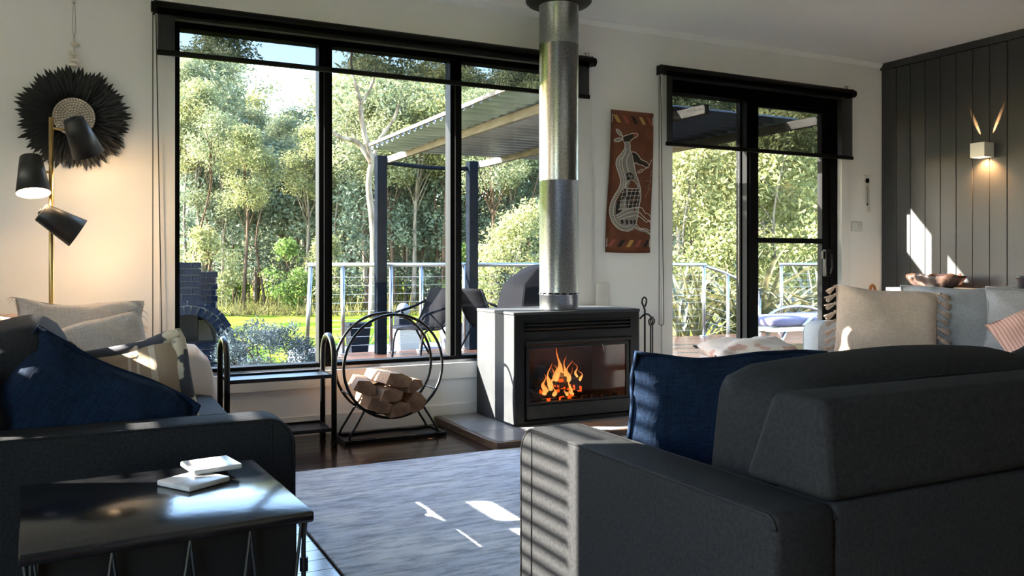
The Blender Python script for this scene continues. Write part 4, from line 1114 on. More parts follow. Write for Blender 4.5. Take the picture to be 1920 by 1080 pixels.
# ---------------------------------------------------------------- ottoman with a cushion
ot = thing('ottoman', 'low grey ottoman beyond the right dark sofa', 'ottoman', (3.1, 3.15, 0))
obj('padded_top', puffy(2.68, 3.56, 2.85, 3.42, 0.22, 0.42, 0.02, 0.05, 31), 'grey_linen', ot, True)
obj('base', rbox(2.71, 3.53, 2.88, 3.39, 0.10, 0.23, 0.015, 2), 'sofa_light', ot)
for x in (2.76, 3.48):
    for y in (2.93, 3.34):
        b2 = bm_new(); cyl(b2, (x, y, 0.001), (x, y, 0.10), 0.014, 0.02, n=12); obj('leg', b2, 'black_plastic', ot)
cushion('pale floral cushion lying flat on the grey ottoman', 0.44, 0.38, 0.12, 'floral_cream', (2.90, 3.16, 0.472), yaw=-20, tilt=-86, roll=0, seed=23)

# ---------------------------------------------------------------- side table and coasters
st_ = thing('side_table', 'black square side table with a wire frame in the foreground', 'table', (0.131, 1.752, 0), None, R(3.2))
o_ = dict(local=True)
obj('table_top', rbox(-0.232, 0.232, -0.235, 0.235, 0.430, 0.450, 0.004, 2), 'table_top', st_, **o_)
for sx in (-1, 1):
    for sy in (-1, 1):
        b2 = bm_new()
        tube(b2, [(sx*0.215, sy*0.225, 0.43), (sx*0.216, sy*0.226, 0.22), (sx*0.212, sy*0.222, 0.003)], 0.004, 8)
        tube(b2, [(sx*0.225, sy*0.205, 0.43), (sx*0.218, sy*0.212, 0.38), (sx*0.217, sy*0.218, 0.003)], 0.004, 8)
        cyl(b2, (sx*0.217, sy*0.22, 0.34), (sx*0.217, sy*0.22, 0.365), 0.008, n=10)
        obj('leg', b2, 'black_metal', st_, **o_)
for sy in (-1, 1):
    for a, b in ((-0.21, -0.10), (-0.10, 0.02), (0.02, 0.12), (0.12, 0.21)):
        b2 = bm_new(); y = sy*0.228
        cyl(b2, (a, y, 0.43), ((a+b)/2, y, 0.01), 0.003, n=6); cyl(b2, ((a+b)/2, y, 0.01), (b, y, 0.43), 0.003, n=6); obj('wire_brace', b2, 'black_metal', st_, **o_)
b2 = bars([(-0.205, 0.205, -0.215, -0.212, 0.04, 0.428), (-0.205, 0.205, 0.212, 0.215, 0.04, 0.428), (-0.205, -0.202, -0.212, 0.212, 0.04, 0.428), (0.202, 0.205, -0.212, 0.212, 0.04, 0.428), (-0.202, 0.202, -0.212, 0.212, 0.04, 0.044)])
obj('storage_box', b2, 'black_plastic', st_, **o_)
def coaster(label, loc, rz, tilt=0):
    bm = rbox(-0.05, 0.05, -0.05, 0.05, 0, 0.011, 0.003, 2)
    o = obj('coaster', bm, 'marble'); o.location = loc; o.rotation_euler = (tilt, 0, rz)
    return tag(o, label, 'coaster', 'marble coasters on the side table')
coaster('white marble coaster lying flat on the black side table', (0.203, 1.832, 0.4505), R(-58))
coaster('white marble coaster stacked on top of the other coaster', (0.246, 1.905, 0.4625), R(-80))

# ---------------------------------------------------------------- console, bowl, pot, umbrella
co = thing('console', 'long low white cabinet along the charcoal wall', 'cabinet', (5.19, 2.8, 0))
obj('top', rbox(5.02, 5.372, 1.6, 4.10, 0.705, 0.73, 0.003, 1), 'white_lacquer', co)
obj('carcass', bars([(5.04, 5.372, 1.62, 4.08, 0.06, 0.704)]), 'white_lacquer', co)
for k in range(4):
    d = obj('cabinet_door', rbox(5.022, 5.039, 1.625+k*0.614, 1.625+k*0.614+0.608, 0.075, 0.70, 0.002, 1), 'white_lacquer', co)
    obj('knob', bars([(5.01, 5.022, 1.66+k*0.614, 1.67+k*0.614, 0.45, 0.55)]), 'black_metal', d)
obj('plinth', bars([(5.07, 5.36, 1.65, 4.05, 0.001, 0.06)]), 'black_plastic', co)
b2 = bm_new(); rr = random.Random(4); n = 40; prof = [(0.0, 0.012), (0.07, 0.002), (0.10, 0.0), (0.15, 0.03), (0.175, 0.07), (0.18, 0.088), (0.165, 0.086), (0.14, 0.05), (0.0, 0.03)]
lathe(b2, prof, (0, 0, 0), n)
for v in b2.verts:
    a = math.atan2(v.co.y, v.co.x); k = 1+0.10*math.sin(3*a+1)+0.07*math.sin(7*a)+0.05*math.sin(13*a+2)
    v.co.x *= k*0.62; v.co.y *= k*1.08
    if v.co.z > 0.02: v.co.z *= 1+0.10*math.sin(5*a)+0.06*math.sin(11*a+1)
bw = obj('burl_bowl', b2, 'bowl_burl', smooth=True); bw.location = (5.19, 3.83, 0.7305); tag(bw, 'knobbly dark and pale burl wood bowl on the white cabinet', 'bowl')
pt = thing('pot', 'small dark flared pot at the right edge on the white cabinet', 'pot', (5.20, 3.235, 0.7305))
b2 = bm_new(); lathe(b2, [(0, 0), (0.032, 0), (0.034, 0.055), (0.045, 0.075), (0.056, 0.088), (0.052, 0.088), (0.03, 0.06), (0.028, 0.006), (0, 0.006)], (5.20, 3.235, 0.7305), 30); obj('body', b2, 'pot_dark', pt, True)
um = thing('umbrella', 'folded dark umbrella with a curved wooden handle in the corner', 'umbrella', (5.22, 4.33, 0.0))
b2 = bm_new(); tube(b2, [(5.225, 4.35, 0.02), (5.205, 4.34, 0.55), (5.20, 4.335, 0.66), (5.198, 4.335, 0.70), (5.188, 4.335, 0.728), (5.170, 4.335, 0.738), (5.152, 4.335, 0.728), (5.146, 4.335, 0.70), (5.148, 4.335, 0.67)], 0.0105, 10); obj('handle', b2, 'umbrella_wood', um, True)
b2 = bm_new(); cyl(b2, (5.225, 4.35, 0.06), (5.206, 4.34, 0.54), 0.014, 0.034, n=14); obj('canopy', b2, 'planter_dark', um, True)

# ---------------------------------------------------------------- garden ground and deck
GZ = -0.6
bm = bm_new(); n = 60
vs_ = [[bm.verts.new((-30+130*i/n, 4.7+105*j/n, GZ-(0 if j < 3 else 0.05*math.sin(i*0.9)*math.sin(j*0.8)))) for i in range(n+1)] for j in range(n+1)]
for j in range(n):
    for i in range(n): bm.faces.new((vs_[j][i], vs_[j][i+1], vs_[j+1][i+1], vs_[j+1][i]))
struct('ground', bm, 'grass', 'sunlit mown lawn between the house and the forest', 'lawn', True)
bm = bm_new(); box(bm, -30, WX-0.13, -20, 4.7, GZ-0.1, GZ); struct('ground_side', bm, 'grass', 'lawn beside the house', 'lawn')
bm = bm_new(); box(bm, WX-0.12, 30, -25, SY-0.16, GZ-0.1, GZ); struct('ground_rear', bm, 'grass', 'lawn behind the house', 'lawn')

DZ = -0.08
deck = thing('deck', 'wet reddish brown timber deck outside the glass', 'deck', (6, 6.8, GZ)); deck['kind'] = 'structure'
obj('bearer', bars([(2.16, 10.5, 4.6, 4.64, GZ, DZ-0.025), (2.16, 2.2, 4.64, 9.02, GZ, DZ-0.025), (2.2, 10.5, 8.98, 9.02, GZ, DZ-0.025)]), 'deck_wood', deck)
dm = mesh_of(rbox(2.14, 10.5, 0, 0.089, DZ-0.022, DZ, 0.003, 1), 'board'); dm.materials.append(MATS['deck_wood'])
for k in range(47):
    p = obj('board', dm, None, deck); p.location = (0, 4.60+k*0.0945, 0)

def railing(label, posts, y, ztop, wires=True, thick=()):
    r = thing('deck_railing', label, 'railing', ((posts[0]+posts[-1])/2, y, DZ))
    b = bm_new(); tube(b, [(posts[0]-0.03, y, ztop-0.022), (posts[-1]+0.03, y, ztop-0.022)], 0.024, 12); obj('handrail', b, 'steel', r, True)
    for i, x in enumerate(posts):
        b = bm_new(); rr_ = 0.031 if x in thick else 0.022
        dx = -0.05 if i == 0 and len(posts) > 4 else 0
        cyl(b, (x+dx, y, DZ+0.001), (x, y, ztop-0.03), rr_, n=14); cyl(b, (x+dx, y, DZ+0.001), (x+dx, y, DZ+0.014), 0.055, n=18); obj('post', b, 'steel', r, True)
    for k in range(9):
        b = bm_new(); z = DZ+0.09+k*0.092
        tube(b, [(posts[0]-0.03, y, z), (posts[-1], y, z)], 0.0028, 5); obj('wire', b, 'steel', r, True)
    return r
railing('long steel wire railing along the far edge of the deck', [2.148, 2.49, 3.03, 3.384, 3.918, 4.85, 5.75, 6.6, 7.395], 8.9, 0.90, thick=(3.918,))
railing('short steel wire railing right of the garden steps', [8.776, 9.6, 10.4], 8.9, 0.90)
sr = thing('stair_rail', 'steel stair rail sloping down beside the flax plants', 'railing', (8.1, 9.05, DZ))
b2 = bm_new(); tube(b2, [(7.40, 8.95, 0.872), (7.9, 9.1, 0.77), (8.9, 9.3, 0.45)], 0.024, 12); obj('handrail', b2, 'steel', sr, True)
for x, y, z in ((8.0, 9.12, 0.73), (8.72, 9.27, 0.49)):
    b2 = bm_new(); cyl(b2, (x, y, GZ), (x, y, z), 0.022, n=14); obj('post', b2, 'steel', sr, True)
for k in range(7):
    b2 = bm_new(); z = 0.78-k*0.11; tube(b2, [(7.42, 8.95, z), (7.9, 9.1, z-0.10), (8.72, 9.27, z-0.36)], 0.0028, 5); obj('wire', b2, 'steel', sr, True)

# pergola
pg = thing('pergola', 'corrugated iron pergola roof on dark blue posts over the deck', 'pergola', (4, 6.8, DZ))
for x in (2.864, 3.94, 5.05):
    obj('post', rbox(x-0.055, x+0.055, 8.70, 8.81, DZ+0.001, 2.05, 0.006, 1), 'post_paint', pg)
    b2 = rbox(x+0.056, x+0.10, 4.80, 8.80, 1.975, 2.045, 0.004, 1); obj('beam', b2, 'beam_timber', pg)
b2 = bm_new(); tube(b2, bez([(2.92, 8.76, 1.985), (3.4, 8.76, 1.955), (3.885, 8.76, 1.965)], 6), 0.022, 8); obj('tie_rail', b2, 'post_paint', pg, True)
for k in range(4):
    y0 = 5.15+k*0.75; y1 = y0+0.77; V = []; F = []; nn = 100
    for i in range(nn+1):
        y = y0+(y1-y0)*i/nn; z = 2.10-0.01*(y-5.15)+0.022*math.sin((y-5.15)*2*math.pi/0.15)-(0.004 if k % 2 else 0)-0.02
        for xx in (2.57, 3.9, 5.27): V.append((xx, y, z))
    for i in range(nn):
        for q in (0, 1): a = i*3+q; F.append((a, a+1, a+4, a+3))
    o = obj('roof_sheet', pydata('roof_sheet', V, F, 'corrugated', True), None, pg)
    md = o.modifiers.new('gauge', 'SOLIDIFY'); md.thickness = 0.002
obj('fascia', bars([(2.55, 2.57, 5.13, 8.17, 2.065, 2.095)]), 'beam_timber', pg)

# brick oven
ov = thing('brick_oven', 'dark blue brick pizza oven with an arched mouth in the garden', 'oven', (1.2, 12.4, GZ))
YO = 12.0
def brick_mesh(w, h, d, key={}):
    k = (round(w, 3), round(h, 3), round(d, 3))
    if k not in key:
        key[k] = mesh_of(rbox(-w/2, w/2, 0, d, -h/2, h/2, 0.003, 1), 'brick'); key[k].materials.append(MATS['blue_brick'])
    return key[k]
def courses(x0, x1, z0, z1, y, d, skip=None, m='brick'):
    z = z0; r = 0
    while z < z1-0.04:
        x = x0-(0.12 if r % 2 else 0)
        while x < x1-0.02:
            a, b = max(x, x0), min(x+0.23, x1)
            if b-a > 0.05 and not (skip and skip((a+b)/2, z+0.038)):
                p = obj('brick', brick_mesh(b-a, 0.076, d), None, ov); p.location = ((a+b)/2, y, z+0.038)
            x += 0.24
        z += 0.086; r += 1
AC, AZ = 1.25, -0.205
obj('base_core', bars([(0.62, 2.0, YO+0.02, 13.1, GZ, AZ-0.002)]), 'mortar', ov)
courses(0.60, 2.02, GZ, AZ-0.001, YO, 0.10)
inside = lambda x, z: (x-AC)**2+(z-AZ)**2 < 0.60**2
obj('tower_core', bars([(0.62, 1.41, YO+0.10, 12.9, 0.30, 0.86)]), 'mortar', ov)
courses(0.60, 1.43, AZ+0.002, 0.87, YO+0.06, 0.10, inside)
courses(1.46, 1.72, AZ+0.3, 0.74, 12.62, 0.10, None)
obj('pier_core', bars([(1.47, 1.71, 12.65, 12.85, AZ, 0.73)]), 'mortar', ov)
nv = 17
for k in range(nv):
    a = math.pi*(k+0.5)/nv; r = 0.47
    p = obj('arch_brick', brick_mesh(0.114, 0.074, 0.16), None, ov); p.location = (AC+r*math.cos(a), YO-0.02, AZ+r*math.sin(a)); p.rotation_euler = (0, -a, 0)
for k in range(8):
    a = math.pi*(k+0.5)/8; r = 0.572
    p = obj('arch_brick', brick_mesh(0.074, 0.21, 0.34), None, ov); p.location = (AC+r*math.cos(a), YO-0.005, AZ+r*math.sin(a)); p.rotation_euler = (0, -a, 0)
b2 = bm_new(); N_ = 24; ra, rb = 0.415, 0.60
for (r, y0, y1) in ((0.60, YO+0.01, 12.95), (0.415, YO+0.0, 12.9)):
    A = [b2.verts.new((AC+r*math.cos(math.pi*i/N_), y0, AZ+r*math.sin(math.pi*i/N_))) for i in range(N_+1)]
    B = [b2.verts.new((AC+r*math.cos(math.pi*i/N_), y1, AZ+r*math.sin(math.pi*i/N_))) for i in range(N_+1)]
    for i in range(N_): b2.faces.new((A[i], A[i+1], B[i+1], B[i]))
    if r > 0.5: outer_A, outer_B = A, B
    else: inner_A, inner_B = A, B
for i in range(N_): b2.faces.new((outer_A[i], outer_A[i+1], inner_A[i+1], inner_A[i]))
obj('vault', b2, 'mortar', ov)
b2 = bm_new()
for r, y0, y1 in ((0.41, YO+0.002, 12.86),):
    A = [b2.verts.new((AC+r*math.cos(math.pi*i/N_), y0, AZ+r*math.sin(math.pi*i/N_))) for i in range(N_+1)]
    B = [b2.verts.new((AC+r*math.cos(math.pi*i/N_), y1, AZ+r*math.sin(math.pi*i/N_))) for i in range(N_+1)]
    for i in range(N_): b2.faces.new((A[i], A[i+1], B[i+1], B[i]))
obj('sooty_lining', b2, 'soot', ov)
obj('oven_floor', bars([(0.85, 1.65, YO, 12.85, AZ+0.0, AZ+0.006)]), 'soot', ov)
obj('oven_back', bars([(0.83, 1.67, 12.85, 12.9, AZ, AZ+0.42)]), 'soot', ov)

# terrace, planters, ball
bm = bm_new(); box(bm, 2.4, 7.4, 9.7, 11.2, GZ, -0.22); struct('terrace', bm, 'concrete', 'low blue-grey concrete terrace past the deck', 'terrace')
def planter(label, x, y, w, h, m):
    p = thing('planter', label, 'planter', (x, y, -0.22), 'planters on the terrace')
    b = bm_new(); a = w/2; c = a*0.78
    V0 = [(x-c, y-c, -0.219), (x+c, y-c, -0.219), (x+c, y+c, -0.219), (x-c, y+c, -0.219)]; V1 = [(x-a, y-a, h-0.22), (x+a, y-a, h-0.22), (x+a, y+a, h-0.22), (x-a, y+a, h-0.22)]
    vv = [b.verts.new(v) for v in V0+V1]
    for f in ((0, 1, 5, 4), (1, 2, 6, 5), (2, 3, 7, 6), (3, 0, 4, 7), (3, 2, 1, 0), (4, 5, 6, 7)): b.faces.new([vv[i] for i in f])
    obj('tub', b, m, p); obj('rim', bars([(x-a-0.01, x+a+0.01, y-a-0.01, y+a+0.01, h-0.235, h-0.20)]), 'planter_dark', p)
planter('dark grey tapered planter nearest the brick oven', 3.04, 10.2, 0.26, 0.36, 'planter_dark')
planter('cream tapered planter with a dark rim by the concrete ball', 3.68, 10.2, 0.30, 0.30, 'planter_white')
planter('grey tapered planter nearest the outdoor chairs', 4.30, 10.2, 0.26, 0.32, 'concrete')
bl = thing('concrete_ball', 'round grey concrete ball on a dark pedestal', 'ornament', (3.78, 10.6, -0.22))
obj('pedestal', rbox(3.68, 3.88, 10.5, 10.7, -0.219, 0.20, 0.01, 1), 'planter_dark', bl)
b2 = bm_new(); bmesh.ops.create_icosphere(b2, subdivisions=4, radius=0.088); bmesh.ops.translate(b2, vec=(3.78, 10.6, 0.285), verts=b2.verts[:]); obj('ball', b2, 'concrete', bl, True)

# covered barbecue, chairs, lounger
bq = thing('barbecue', 'barbecue under a black fitted cover on the deck', 'barbecue', (4.02, 7.2, DZ))
b2 = bm_new(); lv = []
for (z, xa, xb, ya, yb) in ((DZ+0.02, 3.60, 4.42, 6.92, 7.48), (0.45, 3.62, 4.42, 6.93, 7.47), (0.63, 3.655, 4.40, 6.95, 7.45), (0.70, 3.68, 4.38, 6.99, 7.43), (0.84, 3.86, 4.36, 7.08, 7.40), (0.885, 3.98, 4.33, 7.14, 7.36)):
    lv.append([b2.verts.new(v) for v in ((xa, ya, z), ((xa+xb)/2, ya-0.012, z), (xb, ya, z), (xb, yb, z), ((xa+xb)/2, yb, z), (xa, yb, z))])
for a, b in zip(lv, lv[1:]):
    for i in range(6): b2.faces.new((a[i], a[(i+1) % 6], b[(i+1) % 6], b[i]))
b2.faces.new(lv[-1]); b2.faces.new(lv[0][::-1])
bmesh.ops.bevel(b2, geom=b2.edges[:], offset=0.012, segments=1, affect='EDGES'); obj('cover', b2, 'cover_black', bq)
for x in (3.68, 4.34):
    for y in (7.0, 7.4):
        b2 = bm_new(); cyl(b2, (x, y, DZ+0.001), (x, y, DZ+0.03), 0.02, n=10); obj('wheel', b2, 'black_plastic', bq)
def deck_chair(label, loc, rz):
    c = thing('deck_chair', label, 'chair', loc, 'deck chairs', rz)
    for s in (-1, 1):
        x = s*0.27
        b = bm_new(); tube(b, bez([(x, 0.30, 0.002), (x, 0.22, 0.34), (x, -0.10, 0.40), (x, -0.36, 0.86)], 5), 0.014, 8); obj('side_rail', b, 'planter_dark', c, True, local=True)
        b = bm_new(); tube(b, [(x, -0.32, 0.002), (x, -0.05, 0.40), (x, 0.16, 0.58)], 0.013, 8); obj('leg', b, 'planter_dark', c, True, local=True)
        b = bm_new(); tube(b, bez([(x*1.08, -0.28, 0.70), (x*1.12, -0.05, 0.62), (x*1.12, 0.22, 0.56), (x*1.1, 0.30, 0.50)], 5), 0.017, 8); obj('armrest', b, 'planter_dark', c, True, local=True)
    V = []; F = []; P = bez([(0, 0.24, 0.36), (0, 0.05, 0.375), (0, -0.10, 0.40), (0, -0.24, 0.62), (0, -0.36, 0.87)], 4)
    for i, p in enumerate(P):
        V += [(-0.26, p.y, p.z), (0.26, p.y, p.z)]
        if i: k = len(V); F.append((k-4, k-3, k-1, k-2))
    c.scale = (0.82, 0.82, 0.82)
    o = obj('sling', pydata('sling', V, F, 'cover_black', True), None, c, local=True); md = o.modifiers.new('cloth', 'SOLIDIFY'); md.thickness = 0.006
deck_chair('dark sling deck chair beside the covered barbecue', (3.86, 8.12, DZ), R(-75))
deck_chair('dark sling deck chair at the railing behind the mullion', (3.18, 8.28, DZ), R(110))
ln = thing('sun_lounger', 'aluminium sun lounger with a purple-blue cushion on the deck', 'lounger', (7.9, 7.45, DZ))
obj('cushion', puffy(6.92, 8.75, 7.15, 7.75, 0.17, 0.28, 0.015, 0.04, 41), 'lounger_cushion', ln, True)
obj('frame', bars([(6.95, 8.75, 7.16, 7.20, 0.12, 0.165), (6.95, 8.75, 7.70, 7.74, 0.12, 0.165), (6.95, 6.99, 7.2, 7.7, 0.12, 0.165), (8.71, 8.75, 7.2, 7.7, 0.12, 0.165)]), 'steel', ln)
for x, y, dx in ((7.15, 7.18, -0.12), (7.15, 7.72, -0.12), (8.5, 7.18, -0.12), (8.5, 7.72, -0.12)):
    b2 = bm_new(); tube(b2, [(x, y, 0.12), (x+dx, y, DZ+0.002)], 0.018, 8); obj('leg', b2, 'steel', ln, True)
for y in (7.12, 7.78):
    b2 = bm_new(); tube(b2, bez([(7.35, y, 0.18), (7.6, y, 0.32), (7.95, y, 0.36), (8.3, y, 0.30), (8.5, y, 0.16)], 6), 0.018, 8); obj('arm_hoop', b2, 'steel', ln, True)

# ---------------------------------------------------------------- plants
rng = np.random.default_rng(11)
def leaves(centres, n_each, spread, L, W, droop=0.5, up=0.0, seed=1):
    """diamond-shaped leaves scattered around cluster centres -> vertices, faces"""
    g_ = np.random.default_rng(seed); C = np.repeat(np.asarray(centres, float), n_each, axis=0); n = len(C)
    d = g_.normal(size=(n, 3)); d /= np.linalg.norm(d, axis=1)[:, None]
    P = C+d*(spread*(g_.random(n)**0.45))[:, None]*np.array([1, 1, 0.75])
    ax = g_.normal(size=(n, 3)); ax[:, 2] = ax[:, 2]*0.6-droop+up; ax /= np.linalg.norm(ax, axis=1)[:, None]
    sd = np.cross(ax, g_.normal(size=(n, 3))); sd /= np.linalg.norm(sd, axis=1)[:, None]
    l = (L*(0.6+0.8*g_.random(n)))[:, None]; w = (W*(0.6+0.8*g_.random(n)))[:, None]
    V = np.empty((n, 4, 3)); V[:, 0] = P; V[:, 1] = P+ax*l*0.45+sd*w/2; V[:, 2] = P+ax*l; V[:, 3] = P+ax*l*0.45-sd*w/2
    return V.reshape(-1, 3), np.arange(n*4).reshape(-1, 4)
def fast_mesh(name, V, F, m):
    me = bpy.data.meshes.new(name); nf = len(F)
    me.vertices.add(len(V)); me.vertices.foreach_set('co', np.asarray(V, np.float32).ravel())
    me.loops.add(nf*4); me.loops.foreach_set('vertex_index', np.asarray(F, np.int32).ravel())
    me.polygons.add(nf); me.polygons.foreach_set('loop_start', np.arange(0, nf*4, 4, dtype=np.int32))
    me.update(calc_edges=True); me.materials.append(MATS[m])
    return me
def make_tree(name, label, group, H, crown0, cr, m_leaf, m_trunk, seed, nclump=28, nleaf=330, L=0.18, W=0.062, r0=0.13, spread=0.85, lean=0.3):
    rr = random.Random(seed); t = thing(name, label, 'tree', (0, 0, -50), group)
    b = bm_new(); k = 9
    tp = [Vector((lean*math.sin(i*0.7+seed)*i/k+lean*0.5*(i/k)**2*math.cos(seed*3), lean*math.cos(i*0.6+seed*2)*i/k, H*0.93*i/k)) for i in range(k+1)]
    tube(b, tp, [r0*(1-0.8*i/k) for i in range(k+1)], 7)
    cl = []
    for i in range(nclump):
        f = crown0+(1-crown0)*rr.random()**0.8; a = rr.random()*6.28
        prof = math.sin(math.pi*min(1, max(0.12, (f-crown0)/(1-crown0)*0.85+0.15)))
        rad = cr*(0.35+0.75*rr.random())*max(0.3, prof)
        j = f*0.9*k; i0 = min(k-1, int(j)); base = tp[i0].lerp(tp[i0+1], min(1, j-i0))
        c = Vector((base.x+rad*math.cos(a), base.y+rad*math.sin(a), H*f))
        cl.append(c)
        if i % 2 == 0:
            s0 = base-Vector((0, 0, H*0.10)); mid = s0.lerp(c, 0.55)+Vector((0, 0, 0.25*rr.random()))
            tube(b, [s0, mid, c], [r0*0.28, r0*0.17, r0*0.05], 5)
    obj('trunk', b, m_trunk, t, True, local=True)
    V, F = leaves(cl, nleaf, spread, L, W, seed=seed); obj('crown', fast_mesh('crown', V, F, m_leaf), None, t, local=True)
    return t
GL = 'slender eucalyptus tree in the forest beyond the lawn'
GW = 'blue-green wattle tree among the forest trunks'
GY = 'yellow-green leafy sapling at the sunny forest edge'
protos = []
for s, (H, c0, cr, ml, mt) in enumerate([(10, 0.52, 1.7, 'leaf_olive', 'trunk_pale'), (11, 0.56, 1.9, 'leaf_olive', 'trunk_brown'), (12, 0.6, 2.0, 'leaf_yellow', 'trunk_pale'),
                                         (10.5, 0.5, 1.8, 'leaf_olive', 'trunk_pale'), (11.5, 0.6, 1.6, 'leaf_yellow', 'trunk_brown')]):
    protos.append(make_tree('eucalyptus_tree', GL, 'forest eucalyptus trees', H, c0, cr, ml, mt, 100+s, r0=0.12+0.02*(s % 3)))
wattle = [make_tree('wattle_tree', GW, 'forest wattle trees', 5.0, 0.18, 1.5, 'leaf_blue', 'trunk_brown', 200+s, nclump=24, nleaf=210, L=0.17, W=0.07, r0=0.07, spread=0.75) for s in range(2)]
sap = [make_tree('sapling', GY, 'forest edge saplings', 3.6, 0.10, 1.15, ('leaf_yellow', 'leaf_bright')[s], 'trunk_brown', 300+s, nclump=22, nleaf=170, L=0.17, W=0.075, r0=0.04, spread=0.6) for s in range(2)]
yw = R(26.94); FWD = Vector((math.sin(yw), math.cos(yw), 0)); RGT = Vector((math.cos(yw), -math.sin(yw), 0))
used = {}
def plant(p, d, u, s, tilt=0.0, sz=None, label=None):
    loc = FWD*d+RGT*(u*d); loc.z = GZ
    k = p.name
    sc = (s, s, sz or s); rot = (rnd.uniform(-tilt, tilt), rnd.uniform(-tilt, tilt), rnd.random()*6.28)
    if k not in used:
        used[k] = 1; p.location = loc; p.rotation_euler = rot; p.scale = sc
        if label: p['label'] = label
        return p
    return copy_tree(p, loc, rot, sc, label)
def u_of(px): return (px-960)/1586.0
def top_px(px):
    """height of the tree line, as in the photograph: a dip of sky over the left pane"""
    if px < 410: return 70
    if px < 640: return 160+45*math.cos((px-510)/60.0)
    return 120
def where(px):
    """the pane through which a tree is seen"""
    for lim, w in ((335, 'at the left edge of the left pane'), (470, 'in the left half of the left pane'), (610, 'in the right half of the left pane'), (735, 'in the left half of the middle pane'), (857, 'in the right half of the middle pane'),
                   (1100, 'in the right pane by the flue'), (1410, 'in the left pane of the sliding door')):
        if px < lim: return w
    return 'in the right pane of the sliding door'
def seen(px): return 300 < px < 1095 or 1235 < px < 1570
k = 0
for i in range(34):
    px = 290+i*(1310/33.0)+rnd.uniform(-14, 14); d = rnd.uniform(25, 31); yt = top_px(px)+rnd.uniform(10, 110)
    if not seen(px): continue
    p = protos[i % 5]; H = [10, 11, 12, 10.5, 11.5][i % 5]
    z = 1.5+(493-yt)/1586.0*d; plant(p, d, u_of(px), z/H, 0.05, None, 'front row forest eucalyptus seen '+where(px))
for i in range(40):
    px = 280+i*(1330/39.0)+rnd.uniform(-16, 16); d = rnd.uniform(32, 42); yt = top_px(px)+rnd.uniform(0, 70)
    if not seen(px): continue
    p = protos[(i*3+1) % 5]; H = [10, 11, 12, 10.5, 11.5][(i*3+1) % 5]
    z = 1.5+(493-yt)/1586.0*d; plant(p, d, u_of(px), z/H, 0.04, None, 'second row forest eucalyptus seen '+where(px))
for i in range(40):
    px = 270+i*(1340/39.0)+rnd.uniform(-16, 16); d = rnd.uniform(44, 66); yt = top_px(px)+rnd.uniform(-25, 50)
    if not seen(px): continue
    p = protos[(i*2) % 5]; H = [10, 11, 12, 10.5, 11.5][(i*2) % 5]
    z = 1.5+(493-yt)/1586.0*d; plant(p, d, u_of(px), z/H, 0.03, None, 'rearmost tall forest eucalyptus seen '+where(px))
poles = [make_tree('eucalyptus_pole', 'thin straight pole of a young eucalyptus in the forest', 'forest eucalyptus poles', H, 0.72, 1.0, 'leaf_olive', mt, 150+s, nclump=12, nleaf=200, r0=0.085, spread=0.7, lean=0.5)
         for s, (H, mt) in enumerate(((9.5, 'trunk_brown'), (10.5, 'trunk_pale'), (9.0, 'trunk_brown')))]
for i in range(96):
    px = 285+i*(1320/95.0)+rnd.uniform(-10, 10); d = rnd.uniform(26, 44); yt = top_px(px)+rnd.uniform(40, 150)
    if not seen(px): continue
    z = 1.5+(493-yt)/1586.0*d; plant(poles[i % 3], d, u_of(px), z/9.7*rnd.uniform(0.85, 1.1), 0.09, z/9.7, 'thin straight eucalyptus pole seen '+where(px))
for i, (px, d, s) in enumerate([(390, 29, 1.0), (480, 31, 1.25), (545, 30, 1.1), (650, 33, 1.3), (690, 27, 0.9), (760, 29, 1.05), (820, 28, 0.95), (930, 30, 1.1), (985, 27, 0.8), (600, 36, 1.4),
                                (440, 38, 1.5), (880, 36, 1.3), (1290, 27, 1.0), (1380, 30, 1.2), (1500, 28, 1.1), (720, 40, 1.5), (350, 34, 1.3)]):
    plant(wattle[i % 2], d, u_of(px), s, 0.05, None, ('low blue-green wattle seen ' if d < 33 else 'tall distant blue-green wattle seen ')+where(px))
for i in range(26):
    px = 300+i*(1290/25.0)+rnd.uniform(-15, 15)
    if not seen(px): continue
    q = (i*7//3) % 2; plant(sap[q], rnd.uniform(25.5, 36), u_of(px), rnd.uniform(0.3, 0.7), 0.08, None, ('yellow-green', 'bright green')[q]+' forest edge sapling seen '+where(px))
# closer bushes seen through the sliding door
near = [make_tree('garden_bush', 'x', None, 4.2, 0.08, 1.25, m_, 'trunk_pale', 400+s, nclump=34, nleaf=230, L=0.12, W=0.05, r0=0.035, spread=0.55) for s, m_ in enumerate(('leaf_yellow', 'leaf_yellow'))]
for i, (px, d, s, lab) in enumerate([(1290, 17.5, 1.0, 'yellow-green bush seen in the left pane of the sliding door'), (1385, 18.5, 1.1, 'yellow-green bush behind the meeting stile of the sliding door'),
                                     (1465, 17.5, 1.15, 'golden leafy bush seen in the right pane of the sliding door'), (1545, 18.5, 1.2, 'golden leafy bush near the right frame of the sliding door'),
                                     (960, 17.0, 0.62, 'bright green bush behind the covered barbecue')]):
    plant(near[i % 2], d, u_of(px), s, 0.05, None, lab)

